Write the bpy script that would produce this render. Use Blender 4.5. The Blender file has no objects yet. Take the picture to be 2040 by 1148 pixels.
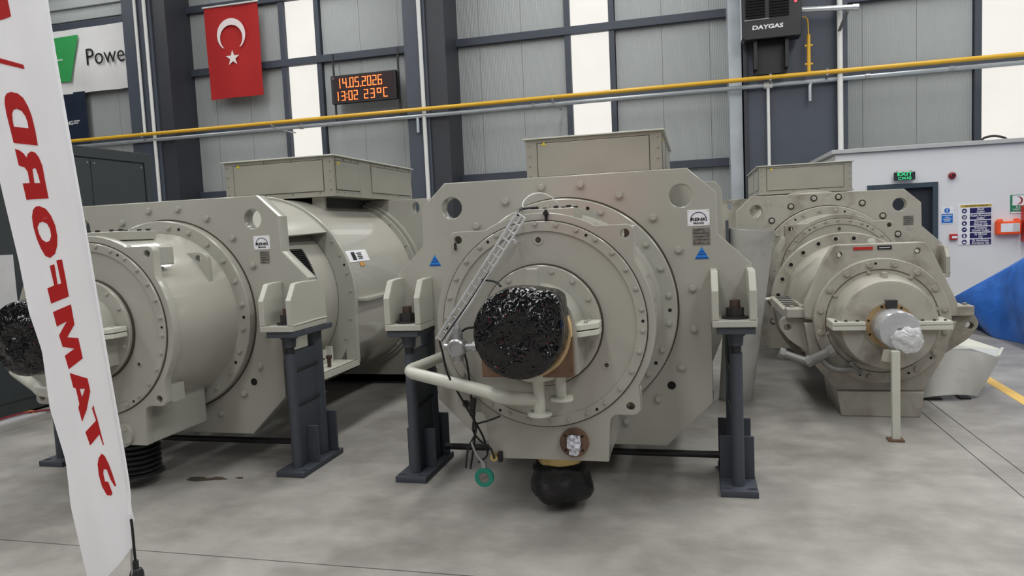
import bpy, math, random
from math import sin, cos, pi, radians
from mathutils import Vector, Matrix

# ------------------------------------------------------------------ camera, world, lights, exposure
S = bpy.context.scene
COL = S.collection
S.view_settings.view_transform = 'Standard'
S.view_settings.look = 'None'
S.view_settings.gamma = 1.0
S.view_settings.use_curve_mapping = False
S.view_settings.exposure = -0.14

def set_camera():
    cd = bpy.data.cameras.new('camera'); co = bpy.data.objects.new('camera', cd); COL.objects.link(co)
    cd.sensor_width = 36.0; cd.lens = 1437.73 / 2040 * 36.0
    cd.clip_start = 0.05; cd.clip_end = 200
    yaw, pitch, roll = 0.250494, 0.079904, -0.045740
    f = Vector((-sin(yaw) * cos(pitch), cos(yaw) * cos(pitch), -sin(pitch)))
    r = Vector((cos(yaw), sin(yaw), 0)); u = r.cross(f)
    r2 = r * cos(roll) + u * sin(roll); u2 = -r * sin(roll) + u * cos(roll)
    m = Matrix((r2, u2, -f)).transposed().to_4x4(); m.translation = (0, 0, 1.6)
    co.matrix_world = m
    S.camera = co
set_camera()

world = bpy.data.worlds.new('hall_daylight'); S.world = world; world.use_nodes = True
bg = world.node_tree.nodes['Background']
bg.inputs['Color'].default_value = (0.93, 0.96, 1.0, 1); bg.inputs['Strength'].default_value = 0.055

def area(name, loc, rot, sx, sy, power, col=(1, 1, 1)):
    l = bpy.data.lights.new(name, 'AREA'); l.shape = 'RECTANGLE'; l.size = sx; l.size_y = sy; l.energy = power; l.color = col
    o = bpy.data.objects.new(name, l); COL.objects.link(o); o.location = loc; o.rotation_euler = rot
    return o
# roof light strips of the hall, running along the bays high above the floor
for i, (x, e) in enumerate(((-15.0, 740), (-8.5, 930), (-2.0, 930), (4.5, 1040), (11.0, 900))):
    area('roof_light_strip', (x, 4.0, 9.6), (0, 0, 0), 1.2, 23.0, e * 1.12, (1.0, 0.995, 0.975))

# daylight strips of the opposite long wall, far behind the camera, and the red LED board between them
for x in (-18.6, -11.6, -4.6, 2.4, 9.4):
    area('opposite_window', (x, -14.0, 4.6), (radians(90), 0, 0), 0.5, 7.0, 55, (0.97, 0.985, 1.0))
area('opposite_led_board', (-2.95, -13.9, 2.6), (radians(90), 0, 0), 1.6, 0.6, 34, (1.0, 0.06, 0.04))

# ------------------------------------------------------------------ helpers
random.seed(7)
def lin(c):
    return tuple(((v / 255) / 12.92 if v / 255 <= 0.04045 else ((v / 255 + 0.055) / 1.055) ** 2.4) for v in c)

MATS = {}
def mat(name, rgb, rough=0.5, metal=0.0, var=0.08, scale=6.0, bump=0.0, bscale=60.0, spec=0.5, coat=0.0, rvar=0.0, dirt=None, dscale=1.5, dlo=0.5, dhi=0.7, alpha=None, trans=0.0, wave=None, btype='NOISE', scuff=0.0):
    """procedural surface: colour with noise mottling, optional patches of dirt, optional fine relief; rgb is sRGB 0-255"""
    m = bpy.data.materials.new(name); m.use_nodes = True; MATS[name] = m
    nt = m.node_tree; N = nt.nodes; L = nt.links; b = N['Principled BSDF']
    c = lin(rgb)
    tc = N.new('ShaderNodeTexCoord')
    nz = N.new('ShaderNodeTexNoise'); nz.inputs['Scale'].default_value = scale; nz.inputs['Detail'].default_value = 5
    L.new(tc.outputs['Object'], nz.inputs['Vector'])
    cr = N.new('ShaderNodeValToRGB')
    cr.color_ramp.elements[0].position = 0.3; cr.color_ramp.elements[1].position = 0.7
    cr.color_ramp.elements[0].color = tuple(v * (1 - var) for v in c) + (1,)
    cr.color_ramp.elements[1].color = tuple(min(1, v * (1 + var)) for v in c) + (1,)
    L.new(nz.outputs['Fac'], cr.inputs['Fac'])
    out = cr.outputs['Color']
    if dirt:
        n2 = N.new('ShaderNodeTexNoise'); n2.inputs['Scale'].default_value = dscale; n2.inputs['Detail'].default_value = 7; n2.inputs['Roughness'].default_value = 0.62
        L.new(tc.outputs['Object'], n2.inputs['Vector'])
        mr = N.new('ShaderNodeMapRange'); mr.inputs['From Min'].default_value = dlo; mr.inputs['From Max'].default_value = dhi
        L.new(n2.outputs['Fac'], mr.inputs['Value'])
        mx = N.new('ShaderNodeMix'); mx.data_type = 'RGBA'
        L.new(mr.outputs['Result'], mx.inputs['Factor']); L.new(out, mx.inputs[6]); mx.inputs[7].default_value = lin(dirt) + (1,)
        out = mx.outputs[2]
    if scuff:
        mp = N.new('ShaderNodeMapping'); mp.inputs['Scale'].default_value = (1.6, 3.0, 1.0); mp.inputs['Rotation'].default_value = (0, 0, 0.6)
        n3 = N.new('ShaderNodeTexNoise'); n3.inputs['Scale'].default_value = 2.6; n3.inputs['Detail'].default_value = 9; n3.inputs['Roughness'].default_value = 0.7
        L.new(tc.outputs['Object'], mp.inputs['Vector']); L.new(mp.outputs['Vector'], n3.inputs['Vector'])
        m3 = N.new('ShaderNodeMapRange'); m3.inputs['From Min'].default_value = 0.35; m3.inputs['From Max'].default_value = 0.65; m3.inputs['To Min'].default_value = 1 - scuff; m3.inputs['To Max'].default_value = 1 + scuff * 0.6
        L.new(n3.outputs['Fac'], m3.inputs['Value'])
        x3 = N.new('ShaderNodeVectorMath'); x3.operation = 'SCALE'; L.new(out, x3.inputs[0]); L.new(m3.outputs['Result'], x3.inputs['Scale']); out = x3.outputs[0]
    L.new(out, b.inputs['Base Color'])
    b.inputs['Roughness'].default_value = rough; b.inputs['Metallic'].default_value = metal
    b.inputs['Specular IOR Level'].default_value = spec; b.inputs['Coat Weight'].default_value = coat
    if trans: b.inputs['Transmission Weight'].default_value = trans
    if alpha is not None: b.inputs['Alpha'].default_value = alpha
    if rvar:
        mr = N.new('ShaderNodeMapRange'); mr.inputs['To Min'].default_value = max(0, rough - rvar); mr.inputs['To Max'].default_value = rough + rvar
        L.new(nz.outputs['Fac'], mr.inputs['Value']); L.new(mr.outputs['Result'], b.inputs['Roughness'])
    if bump or wave:
        bp = N.new('ShaderNodeBump'); bp.inputs['Strength'].default_value = bump if bump else wave[1]
        if wave:
            w = N.new('ShaderNodeTexWave'); w.wave_type = 'BANDS'; w.bands_direction = wave[2] if len(wave) > 2 else 'X'; w.inputs['Scale'].default_value = wave[0]
            L.new(tc.outputs['Object'], w.inputs['Vector']); L.new(w.outputs['Fac'], bp.inputs['Height']); bp.inputs['Distance'].default_value = 0.02
        else:
            if btype == 'VORONOI':
                nb = N.new('ShaderNodeTexVoronoi'); nb.inputs['Scale'].default_value = bscale; nb.feature = 'DISTANCE_TO_EDGE'; o_ = nb.outputs['Distance']
                nw = N.new('ShaderNodeTexNoise'); nw.inputs['Scale'].default_value = bscale * 0.4; L.new(tc.outputs['Object'], nw.inputs['Vector'])
                ad = N.new('ShaderNodeVectorMath'); ad.operation = 'ADD'; sc = N.new('ShaderNodeVectorMath'); sc.operation = 'SCALE'; sc.inputs['Scale'].default_value = 0.25
                L.new(nw.outputs['Color'], sc.inputs[0]); L.new(tc.outputs['Object'], ad.inputs[0]); L.new(sc.outputs[0], ad.inputs[1]); L.new(ad.outputs[0], nb.inputs['Vector'])
            else:
                nb = N.new('ShaderNodeTexNoise'); nb.inputs['Scale'].default_value = bscale; nb.inputs['Detail'].default_value = 4; o_ = nb.outputs['Fac']
                L.new(tc.outputs['Object'], nb.inputs['Vector'])
            L.new(o_, bp.inputs['Height']); bp.inputs['Distance'].default_value = 0.02
        L.new(bp.outputs['Normal'], b.inputs['Normal'])
    return m

def emit(name, rgb, strength, base=(0, 0, 0)):
    m = bpy.data.materials.new(name); m.use_nodes = True; MATS[name] = m
    b = m.node_tree.nodes['Principled BSDF']
    b.inputs['Base Color'].default_value = base + (1,); b.inputs['Emission Color'].default_value = tuple(rgb) + (1,)
    b.inputs['Emission Strength'].default_value = strength; b.inputs['Roughness'].default_value = 0.4
    N = m.node_tree.nodes; L = m.node_tree.links
    nz = N.new('ShaderNodeTexNoise'); nz.inputs['Scale'].default_value = 1.3; nz.inputs['Detail'].default_value = 2
    mr = N.new('ShaderNodeMapRange'); mr.inputs['To Min'].default_value = strength * 0.94; mr.inputs['To Max'].default_value = strength * 1.06
    tc = N.new('ShaderNodeTexCoord'); L.new(tc.outputs['Object'], nz.inputs['Vector'])
    L.new(nz.outputs['Fac'], mr.inputs['Value']); L.new(mr.outputs['Result'], b.inputs['Emission Strength'])
    return m

def tag(o, label=None, cat=None, group=None, kind=None):
    if label: o['label'] = label
    if cat: o['category'] = cat
    if group: o['group'] = group
    if kind: o['kind'] = kind
    return o

def finish(me, m, smooth=35):
    me.materials.clear(); me.materials.append(MATS[m] if isinstance(m, str) else m)
    if smooth and len(me.polygons):
        me.polygons.foreach_set('use_smooth', [True] * len(me.polygons)); me.set_sharp_from_angle(angle=radians(smooth))
    me.update()

def obj(name, me, parent=None, loc=(0, 0, 0), rot=(0, 0, 0)):
    o = bpy.data.objects.new(name, me); COL.objects.link(o); o.location = loc; o.rotation_euler = rot
    if parent: o.parent = parent
    return o

def empty(name, loc, rz=0, label=None, cat=None, group=None, kind=None):
    o = bpy.data.objects.new(name, None); COL.objects.link(o); o.location = loc; o.rotation_euler = (0, 0, rz); o.empty_display_size = 0.1
    return tag(o, label, cat, group, kind)

class MB:
    def __init__(s): s.v = []; s.f = []
    def add(s, vs, fs):
        k = len(s.v); s.v += [tuple(p) for p in vs]; s.f += [tuple(i + k for i in f) for f in fs]; return s
    def box(s, x0, x1, y0, y1, z0, z1):
        return s.add([(x0, y0, z0), (x1, y0, z0), (x1, y1, z0), (x0, y1, z0), (x0, y0, z1), (x1, y0, z1), (x1, y1, z1), (x0, y1, z1)],
                     [(0, 3, 2, 1), (4, 5, 6, 7), (0, 1, 5, 4), (1, 2, 6, 5), (2, 3, 7, 6), (3, 0, 4, 7)])
    def cyl(s, p0, p1, r, n=24, r2=None, cap=True, ph=0.0):
        p0 = Vector(p0); p1 = Vector(p1); d = (p1 - p0).normalized(); r2 = r if r2 is None else r2
        a = d.orthogonal().normalized()
        if abs(d.y) > 0.99: a = Vector((1, 0, 0))
        if abs(d.z) > 0.99: a = Vector((1, 0, 0))
        b = d.cross(a)
        vs = [p0 + (a * cos(2 * pi * i / n + ph) + b * sin(2 * pi * i / n + ph)) * r for i in range(n)] + [p1 + (a * cos(2 * pi * i / n + ph) + b * sin(2 * pi * i / n + ph)) * r2 for i in range(n)]
        fs = [(i, (i + 1) % n, n + (i + 1) % n, n + i) for i in range(n)]
        if cap: fs += [tuple(range(n - 1, -1, -1)), tuple(range(n, 2 * n))]
        return s.add(vs, fs)
    def tube(s, path, r, n=10, cap=True, rs=None):
        path = [Vector(p) for p in path]; m = len(path); vs = []; fs = []
        t0 = (path[1] - path[0]).normalized(); a = t0.orthogonal().normalized()
        for i, p in enumerate(path):
            t = (path[min(i + 1, m - 1)] - path[max(i - 1, 0)]).normalized()
            a = (a - t * a.dot(t)).normalized(); b = t.cross(a); rr = rs[i] if rs else r
            vs += [p + (a * cos(2 * pi * k / n) + b * sin(2 * pi * k / n)) * rr for k in range(n)]
        for i in range(m - 1):
            fs += [(i * n + k, i * n + (k + 1) % n, (i + 1) * n + (k + 1) % n, (i + 1) * n + k) for k in range(n)]
        if cap: fs += [tuple(range(n - 1, -1, -1)), tuple((m - 1) * n + k for k in range(n))]
        return s.add(vs, fs)
    def lathe(s, prof, cx=0.0, cz=0.0, n=96, a0=0.0, a1=2 * pi, close=False):
        """profile of (radius, y) turned about a line along y; prof open, or closed when close is set"""
        full = abs(a1 - a0 - 2 * pi) < 1e-6; k = n if full else n + 1; m = len(prof); vs = []
        for i in range(k):
            a = a0 + (a1 - a0) * i / n
            vs += [(cx + r * cos(a), y, cz + r * sin(a)) for r, y in prof]
        fs = []
        for i in range(n):
            j = (i + 1) % k
            for q in range(m if close else m - 1):
                q2 = (q + 1) % m
                fs.append((i * m + q, j * m + q, j * m + q2, i * m + q2))
        if not full and close: fs += [tuple(range(m)), tuple((k - 1) * m + q for q in range(m - 1, -1, -1))]
        return s.add(vs, fs)
    def prism(s, poly, y0, y1):
        n = len(poly)
        return s.add([(x, y0, z) for x, z in poly] + [(x, y1, z) for x, z in poly],
                     [tuple(range(n)), tuple(range(2 * n - 1, n - 1, -1))] + [(i, n + i, n + (i + 1) % n, (i + 1) % n) for i in range(n)])
    def prismx(s, poly, x0, x1):
        n = len(poly)
        return s.add([(x0, y, z) for y, z in poly] + [(x1, y, z) for y, z in poly],
                     [tuple(range(n)), tuple(range(2 * n - 1, n - 1, -1))] + [(i, n + i, n + (i + 1) % n, (i + 1) % n) for i in range(n)])
    def prismz(s, poly, z0, z1):
        n = len(poly)
        return s.add([(x, y, z0) for x, y in poly] + [(x, y, z1) for x, y in poly],
                     [tuple(range(n)), tuple(range(2 * n - 1, n - 1, -1))] + [(i, n + i, n + (i + 1) % n, (i + 1) % n) for i in range(n)])
    def mesh(s, name, m, smooth=35, fix=True):
        me = bpy.data.meshes.new(name); me.from_pydata(s.v, [], s.f)
        if fix:
            import bmesh
            bm = bmesh.new(); bm.from_mesh(me); bmesh.ops.recalc_face_normals(bm, faces=bm.faces); bm.to_mesh(me); bm.free()
        finish(me, m, smooth); return me
    def build(s, name, m, parent=None, loc=(0, 0, 0), rot=(0, 0, 0), smooth=35, bevel=0.0):
        me = s.mesh(name, m, smooth); o = obj(name, me, parent, loc, rot)
        if bevel:
            md = o.modifiers.new('edge', 'BEVEL'); md.width = bevel; md.segments = 2; md.limit_method = 'ANGLE'; md.angle_limit = radians(40)
        return o

def plate_mesh(name, loops, y0, y1, m, bevel=0.004):
    """flat plate in the xz plane between y0 and y1; loops[0] is its outline, the others are holes"""
    cu = bpy.data.curves.new(name, 'CURVE'); cu.dimensions = '2D'; cu.fill_mode = 'BOTH'
    t = (y1 - y0) / 2; bevel = min(bevel, t * 0.8)
    cu.extrude = t - bevel; cu.bevel_depth = bevel; cu.bevel_resolution = 1; cu.offset = -bevel
    for lp in loops:
        sp = cu.splines.new('POLY'); sp.points.add(len(lp) - 1); sp.use_cyclic_u = True
        for p, q in zip(sp.points, lp): p.co = (q[0], q[1], 0, 1)
    ob = bpy.data.objects.new(name, cu)
    me = bpy.data.meshes.new_from_object(ob)
    bpy.data.objects.remove(ob); bpy.data.curves.remove(cu)
    for v in me.vertices:
        x, y, z = v.co; v.co = (x, (y0 + y1) / 2 - z, y)
    finish(me, m, 35); me.name = name
    return me

def circ(cx, cz, r, n=32, a0=0.0, a1=None):
    if a1 is None: return [(cx + r * cos(2 * pi * i / n), cz + r * sin(2 * pi * i / n)) for i in range(n)]
    return [(cx + r * cos(a0 + (a1 - a0) * i / n), cz + r * sin(a0 + (a1 - a0) * i / n)) for i in range(n + 1)]

def rounded(pts, r, n=5, skip=()):
    out = []; m = len(pts)
    for i, p in enumerate(pts):
        if i in skip: out.append(p); continue
        p = Vector(p); a = Vector(pts[i - 1]); b = Vector(pts[(i + 1) % m]); da = (a - p); db = (b - p)
        rr = min(r, da.length * 0.45, db.length * 0.45); q0 = p + da.normalized() * rr; q1 = p + db.normalized() * rr
        out += [tuple(q0 * (1 - t) ** 2 + p * 2 * t * (1 - t) + q1 * t ** 2) for t in [k / n for k in range(n + 1)]]
    return out

def text_mesh(body, size, m, extrude=0.001, offset=0.0, align='CENTER', shear=0.0, space=1.0, sx=1.0):
    cu = bpy.data.curves.new('lettering', 'FONT'); cu.body = body; cu.size = size; cu.extrude = extrude; cu.offset = offset
    cu.align_x = align; cu.align_y = 'CENTER'; cu.shear = shear; cu.space_character = space; cu.resolution_u = 4
    ob = bpy.data.objects.new('lettering', cu); me = bpy.data.meshes.new_from_object(ob)
    bpy.data.objects.remove(ob); bpy.data.curves.remove(cu)
    for v in me.vertices:
        x, y, z = v.co; v.co = (x * sx, -z, y)
    finish(me, m, 0); return me

def text(name, body, size, loc, m, parent=None, rz=0.0, **kw):
    return obj(name, text_mesh(body, size, m, **kw), parent, loc, (0, 0, rz))

def smooth_path(pts, n=6):
    """Catmull-Rom through the points"""
    P = [Vector(p) for p in pts]; P = [P[0] * 2 - P[1]] + P + [P[-1] * 2 - P[-2]]; out = []
    for i in range(1, len(P) - 2):
        for k in range(n):
            t = k / n; a, b, c, d = P[i - 1], P[i], P[i + 1], P[i + 2]
            out.append(0.5 * ((2 * b) + (c - a) * t + (2 * a - 5 * b + 4 * c - d) * t * t + (3 * b - a - 3 * c + d) * t ** 3))
    out.append(P[-2]); return out

_BOLT = {}
def bolt_mesh(r, h, m, washer=True):
    k = (r, h, m, washer)
    if k not in _BOLT:
        b = MB()
        if washer: b.cyl((0, -0.003, 0), (0, 0, 0), r * 1.32, 16)
        b.cyl((0, -h, 0), (0, -0.003 if washer else 0, 0), r, 6); b.cyl((0, -h - 0.002, 0), (0, -h, 0), r * 0.72, 12, r2=r * 0.8)
        _BOLT[k] = b.mesh('bolt', m)
    return _BOLT[k]
def bolts(parent, angles, R, y, cz, r=0.016, h=0.016, m='paint', cx=0.0, name='bolt', washer=True):
    me = bolt_mesh(r, h, m, washer)
    for a in angles:
        obj(name, me, parent, (cx + R * cos(a), y, cz + R * sin(a)), (0, random.random() * 6, 0))
def bolt_at(parent, pts, y, r=0.012, h=0.01, m='paint', name='bolt', washer=True):
    me = bolt_mesh(r, h, m, washer)
    for x, z in pts: obj(name, me, parent, (x, y, z), (0, random.random() * 6, 0))
_HOLE = {}
def holes(parent, pts, y, r, m='hole_black', rim=None, name='bolt_hole'):
    k = (r, m, rim)
    if k not in _HOLE:
        b = MB(); b.cyl((0, -0.0015, 0), (0, 0.004, 0), r, 16); _HOLE[k] = b.mesh('bolt_hole', m)
        if rim:
            q = MB(); q.lathe([(r, -0.004), (r * 1.7, -0.004), (r * 1.7, 0.003), (r, 0.003)], n=20, close=True); _HOLE[k + ('rim',)] = q.mesh('hole_rim', rim)
    for x, z in pts:
        obj(name, _HOLE[k], parent, (x, y, z))
        if rim: obj('hole_rim', _HOLE[k + ('rim',)], parent, (x, y, z))

# ------------------------------------------------------------------ materials
mat('paint', (163, 162, 153), rough=0.17, var=0.03, scale=3, bump=0.035, bscale=90, spec=0.5)
mat('paint_satin', (166, 164, 155), rough=0.16, var=0.03, scale=3, spec=0.6, coat=0.6)
mat('paint_worn', (163, 160, 150), rough=0.42, var=0.05, scale=4, bump=0.05, bscale=60, dirt=(112, 104, 92), dscale=2.6, dlo=0.50, dhi=0.72)
mat('paint_stained', (165, 161, 148), rough=0.34, var=0.03, scale=3, bump=0.05, bscale=55, dirt=(165, 140, 105), dscale=2.0, dlo=0.55, dhi=0.8)
mat('paint_pale', (194, 195, 184), rough=0.32, var=0.04, scale=5)
mat('paint_bracket', (176, 176, 166), rough=0.30, var=0.03, scale=4)
mat('bright_wire', (205, 207, 210), rough=0.35, metal=0.35, var=0.05)
mat('box_metal', (162, 160, 148), rough=0.30, metal=0.25, var=0.06, scale=2.5)
mat('groove', (70, 62, 52), rough=0.8, var=0.1)
mat('hole_black', (10, 10, 10), rough=0.8, var=0.1)
mat('dark_steel', (64, 69, 78), rough=0.55, var=0.08, scale=10, bump=0.04, bscale=80)
mat('black_steel', (34, 35, 38), rough=0.5, var=0.1)
mat('bolt_dark', (52, 50, 52), rough=0.42, var=0.1, metal=0.3)
mat('stud_brown', (70, 52, 44), rough=0.6, var=0.15)
mat('rust', (112, 86, 66), rough=0.6, var=0.2, scale=14, dirt=(82, 62, 50), dscale=9, dlo=0.45, dhi=0.65)
mat('tan_tape', (206, 176, 130), rough=0.5, var=0.1, scale=12)
mat('sheet_grey', (170, 170, 165), rough=0.5, var=0.04, scale=3, dirt=(150, 148, 142), dscale=4)
mat('glow_tinted_pane', (32, 4, 6), rough=0.6, var=0.05)  # clock pane: the digits' red glow is tinted into its colour
mat('brass', (190, 168, 110), rough=0.3, metal=0.7, var=0.12, scale=20)
mat('gold_ring', (158, 134, 96), rough=0.45, metal=0.2, var=0.12, scale=12)
mat('zinc', (168, 170, 172), rough=0.35, metal=0.8, var=0.1, scale=9)
mat('zinc_dull', (132, 133, 131), rough=0.5, metal=0.3, var=0.1, scale=9)
mat('steel', (196, 198, 200), rough=0.25, metal=0.6, var=0.08, scale=10)
mat('cable_black', (18, 18, 20), rough=0.5, var=0.1)
mat('black_film', (9, 10, 12), rough=0.12, var=0.1, bump=0.6, bscale=18, btype='VORONOI', spec=0.5)
mat('black_bag', (16, 17, 20), rough=0.38, var=0.15, bump=0.7, bscale=16)
mat('clear_film', (222, 224, 226), rough=0.12, var=0.06, bump=0.5, bscale=18, btype='VORONOI', spec=0.6, alpha=0.5)
mat('film_thin', (220, 222, 226), rough=0.1, var=0.05, bump=0.4, bscale=20, btype='VORONOI', spec=0.8, alpha=0.22)
mat('rag', (214, 216, 224), rough=0.9, var=0.08, scale=30, dirt=(96, 104, 130), dscale=22, dlo=0.55, dhi=0.66)
mat('plastic_green', (28, 128, 108), rough=0.45, var=0.06)
mat('sign_white', (226, 227, 230), rough=0.35, var=0.02)
mat('sign_grey', (128, 126, 120), rough=0.35, metal=0.4, var=0.08, scale=14, dirt=(108, 105, 101), dscale=42, dlo=0.5, dhi=0.56)
mat('ink_black', (20, 20, 24), rough=0.5, var=0.05)
mat('ink_navy', (26, 24, 84), rough=0.4, var=0.05)
mat('ink_blue', (26, 104, 186), rough=0.4, var=0.05)
mat('sticker_blue', (30, 126, 205), rough=0.4, var=0.05)
mat('sticker_blue_dark', (16, 70, 150), rough=0.4, var=0.05)
mat('ink_green', (32, 122, 82), rough=0.4, var=0.05)
mat('ink_red', (176, 34, 30), rough=0.45, var=0.05)
mat('maroon', (130, 26, 40), rough=0.4, var=0.06)
mat('sign_gold', (190, 160, 60), rough=0.4, var=0.05)
mat('sticker_yellow', (205, 185, 60), rough=0.5, var=0.05)
mat('sticker_orange', (196, 140, 74), rough=0.6, var=0.15, scale=30)
mat('wall_panel', (158, 163, 163), rough=0.38, var=0.02, scale=0.7, wave=(9.0, 0.25), spec=0.45)
mat('wall_dark', (60, 62, 64), rough=0.8, var=0.05)
mat('girt', (58, 64, 76), rough=0.55, var=0.05)
mat('column_navy', (66, 72, 84), rough=0.5, var=0.05, scale=2)
mat('column_dark', (48, 50, 57), rough=0.5, var=0.05, scale=2)
mat('galvanised', (178, 186, 192), rough=0.32, metal=0.35, var=0.1, scale=2.5)
mat('pipe_yellow', (212, 166, 44), rough=0.4, var=0.05, scale=2)
mat('pipe_white', (214, 216, 214), rough=0.4, var=0.04)
mat('office_white', (216, 217, 219), rough=0.6, var=0.02, scale=1.2)
mat('roof_grey', (176, 178, 178), rough=0.5, var=0.05)
mat('door_dark', (30, 36, 42), rough=0.5, var=0.08)
mat('door_frame', (54, 68, 78), rough=0.45, var=0.04)
mat('flag_red', (164, 26, 27), rough=0.85, var=0.05, scale=3)
mat('flag_white', (224, 214, 214), rough=0.8, var=0.03)
mat('banner_cloth', (218, 218, 218), rough=0.75, var=0.03, scale=2)
mat('banner_green', (44, 150, 78), rough=0.7, var=0.04)
mat('banner_dark', (34, 44, 60), rough=0.35, var=0.15, scale=1.5)
mat('feather_white', (250, 250, 252), rough=0.55, var=0.015, scale=3)
mat('feather_red', (196, 30, 30), rough=0.5, var=0.03)
mat('heater_black', (26, 27, 30), rough=0.45, var=0.08)
mat('tarp_blue', (46, 106, 194), rough=0.36, var=0.2, scale=5, bump=0.9, bscale=7)
mat('kit_orange', (238, 84, 32), rough=0.4, var=0.04)
mat('extinguisher_red', (186, 36, 30), rough=0.35, var=0.05)
mat('cabinet_dark', (52, 58, 60), rough=0.42, var=0.06, scale=2)
mat('mat_grey', (190, 190, 192), rough=0.7, var=0.05)
mat('line_yellow', (216, 176, 92), rough=0.6, var=0.06, scale=6)
mat('concrete', (154, 151, 146), rough=0.36, var=0.12, scale=3.6, bump=0.02, bscale=25, rvar=0.12, dirt=(126, 122, 117), dscale=1.1, dlo=0.46, dhi=0.66, spec=0.28, scuff=0.10)
mat('joint_dark', (52, 50, 48), rough=0.9, var=0.1)
def translucent(name, w):
    m = MATS[name]; nt = m.node_tree; b = nt.nodes['Principled BSDF']; out = nt.nodes['Material Output']
    tr = nt.nodes.new('ShaderNodeBsdfTranslucent'); mx = nt.nodes.new('ShaderNodeMixShader'); mx.inputs[0].default_value = w
    c = b.inputs['Base Color'].links[0].from_socket; nt.links.new(c, tr.inputs['Color'])
    nt.links.new(b.outputs[0], mx.inputs[1]); nt.links.new(tr.outputs[0], mx.inputs[2]); nt.links.new(mx.outputs[0], out.inputs['Surface'])
translucent('feather_white', 0.5); translucent('feather_red', 0.25)
emit('window_glow', (1.0, 0.972, 0.905), 0.98)
emit('led_red', (1.0, 0.16, 0.035), 3.6)
emit('exit_green', (0.06, 0.85, 0.32), 1.1)
emit('lamp_red', (1.0, 0.05, 0.08), 3.0)

# ------------------------------------------------------------------ floor: slabs of polished concrete with open joints
fl = MB().box(-24, 12, -8, 17, -0.06, -0.02).build('floor', 'joint_dark', smooth=0); tag(fl, kind='structure')
xs = [-24, -18.2, -12.1, -6.05, 1.724, 1.885, 7.9, 12]; ys = [-8, -3.0, 3.088, 9.2, 15.0, 17]
for i in range(len(xs) - 1):
    for j in range(len(ys) - 1):
        g = 0.004
        MB().box(xs[i] + g, xs[i + 1] - g, ys[j] + g, ys[j + 1] - g, -0.03, 0).build('slab', 'concrete', fl, smooth=0)
ln = MB().prismz([(2.50, 5.2), (2.60, 5.2), (2.72, 8.6), (2.62, 8.6)], 0.0, 0.002).build('floor_line', 'line_yellow', fl, smooth=0)

# oil stains with a shape of their own
for (x, y, rx, ry) in ((-3.33, 4.13, 0.10, 0.035), (-3.20, 4.16, 0.07, 0.025), (-3.05, 4.19, 0.03, 0.014)):
    pts = [(x + rx * cos(a) * (1 + 0.25 * sin(3 * a + x * 9)), y + ry * sin(a) * (1 + 0.3 * sin(2 * a + y))) for a in [2 * pi * i / 22 for i in range(22)]]
    MB().prismz(pts, 0.0, 0.0015).build('oil_stain', 'groove', fl, smooth=0)
# ------------------------------------------------------------------ back wall: upright sandwich panels, glazing strips, girts, columns
WY = 16.0
wb = MB().box(-24, 12, WY + 0.09, WY + 0.15, 0, 9.8).build('wall_back', 'wall_dark', smooth=0); tag(wb, kind='structure')
def panels(x0, x1):
    n = max(1, round((x1 - x0) / 0.95)); w = (x1 - x0) / n
    me = MB().box(0.003, w - 0.003, WY, WY + 0.085, 0, 9.8).mesh('panel', 'wall_panel', 0)
    for k in range(n): obj('panel', me, wb, (x0 + k * w, 0, 0))
for a, b in ((-24, -9.55), (-8.47, -2.65), (-1.55, 5.27), (8.3, 12)): panels(a, b)
GZ = (1.3, 2.82, 4.40, 5.85, 7.38, 8.9)
for n, (a, b, cols) in enumerate(((-9.42, -8.60, 1), (-2.52, -1.68, 1), (5.40, 8.2, 3))):
    w = empty('window_%d' % (n + 1), ((a + b) / 2, WY, 0), kind='structure')
    hw = (b - a) / 2
    for c in range(cols):
        x0 = -hw + 2 * hw * c / cols; x1 = -hw + 2 * hw * (c + 1) / cols
        for k in range(len(GZ) - 1):
            MB().box(x0 + 0.004, x1 - 0.004, 0.02, 0.04, GZ[k] + 0.06, GZ[k + 1] - 0.06).build('pane', 'window_glow', w, smooth=0)
    for s in (-1, 1):
        MB().box(s * (hw + 0.06) - 0.06, s * (hw + 0.06) + 0.06, -0.10, 0.06, 0, 9.8).build('window_frame', 'girt', w, smooth=0, bevel=0.004)
t = 1
for z in GZ:
    for a, b in ((-24, -13.9), (-12.9, -5.9), (-5.15, 1.2), (2.95, 12)):
        o = MB().box(a, b, WY - 0.13, WY - 0.002, z - 0.085, z + 0.085).add([], []).build('trim_%d' % t, 'girt', smooth=0, bevel=0.008); tag(o, kind='structure'); t += 1
# pale horizontal rails high up, left of the first column
for z in (7.62, 7.95, 8.3):
    o = MB().box(-24, -14.0, WY - 0.06, WY - 0.002, z - 0.09, z + 0.09).build('trim_%d' % t, 'wall_panel', smooth=0, bevel=0.01); tag(o, kind='structure'); t += 1

def column(n, flange, back):
    o = empty('column_%d' % n, (flange[0], WY, 0), kind='structure'); x = flange[0]
    MB().box(0, flange[1] - x, -0.95, -0.90, 0, 9.8).build('front_flange', 'column_navy', o, smooth=0, bevel=0.005)
    MB().box(back[0] - x, back[1] - x, -0.90, 0, 0, 9.8).build('web_casing', 'column_dark', o, smooth=0, bevel=0.005)
    return o
c1 = column(1, (-13.22, -12.42), (-13.1, -12.05))
c2 = column(2, (-6.03, -5.52), (-5.95, -5.10))
c3 = empty('column_3', (1.0, WY, 0), kind='structure')
MB().box(0, 0.06, -0.95, 0, 0, 9.8).build('front_flange', 'column_dark', c3, smooth=0)
MB().box(0.06, 1.70, -0.90, 0, 0, 9.8).build('web_casing', 'column_navy', c3, smooth=0)
MB().box(1.70, 1.87, -0.95, 0, 0, 9.8).build('front_flange', 'column_navy', c3, smooth=0)
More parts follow.
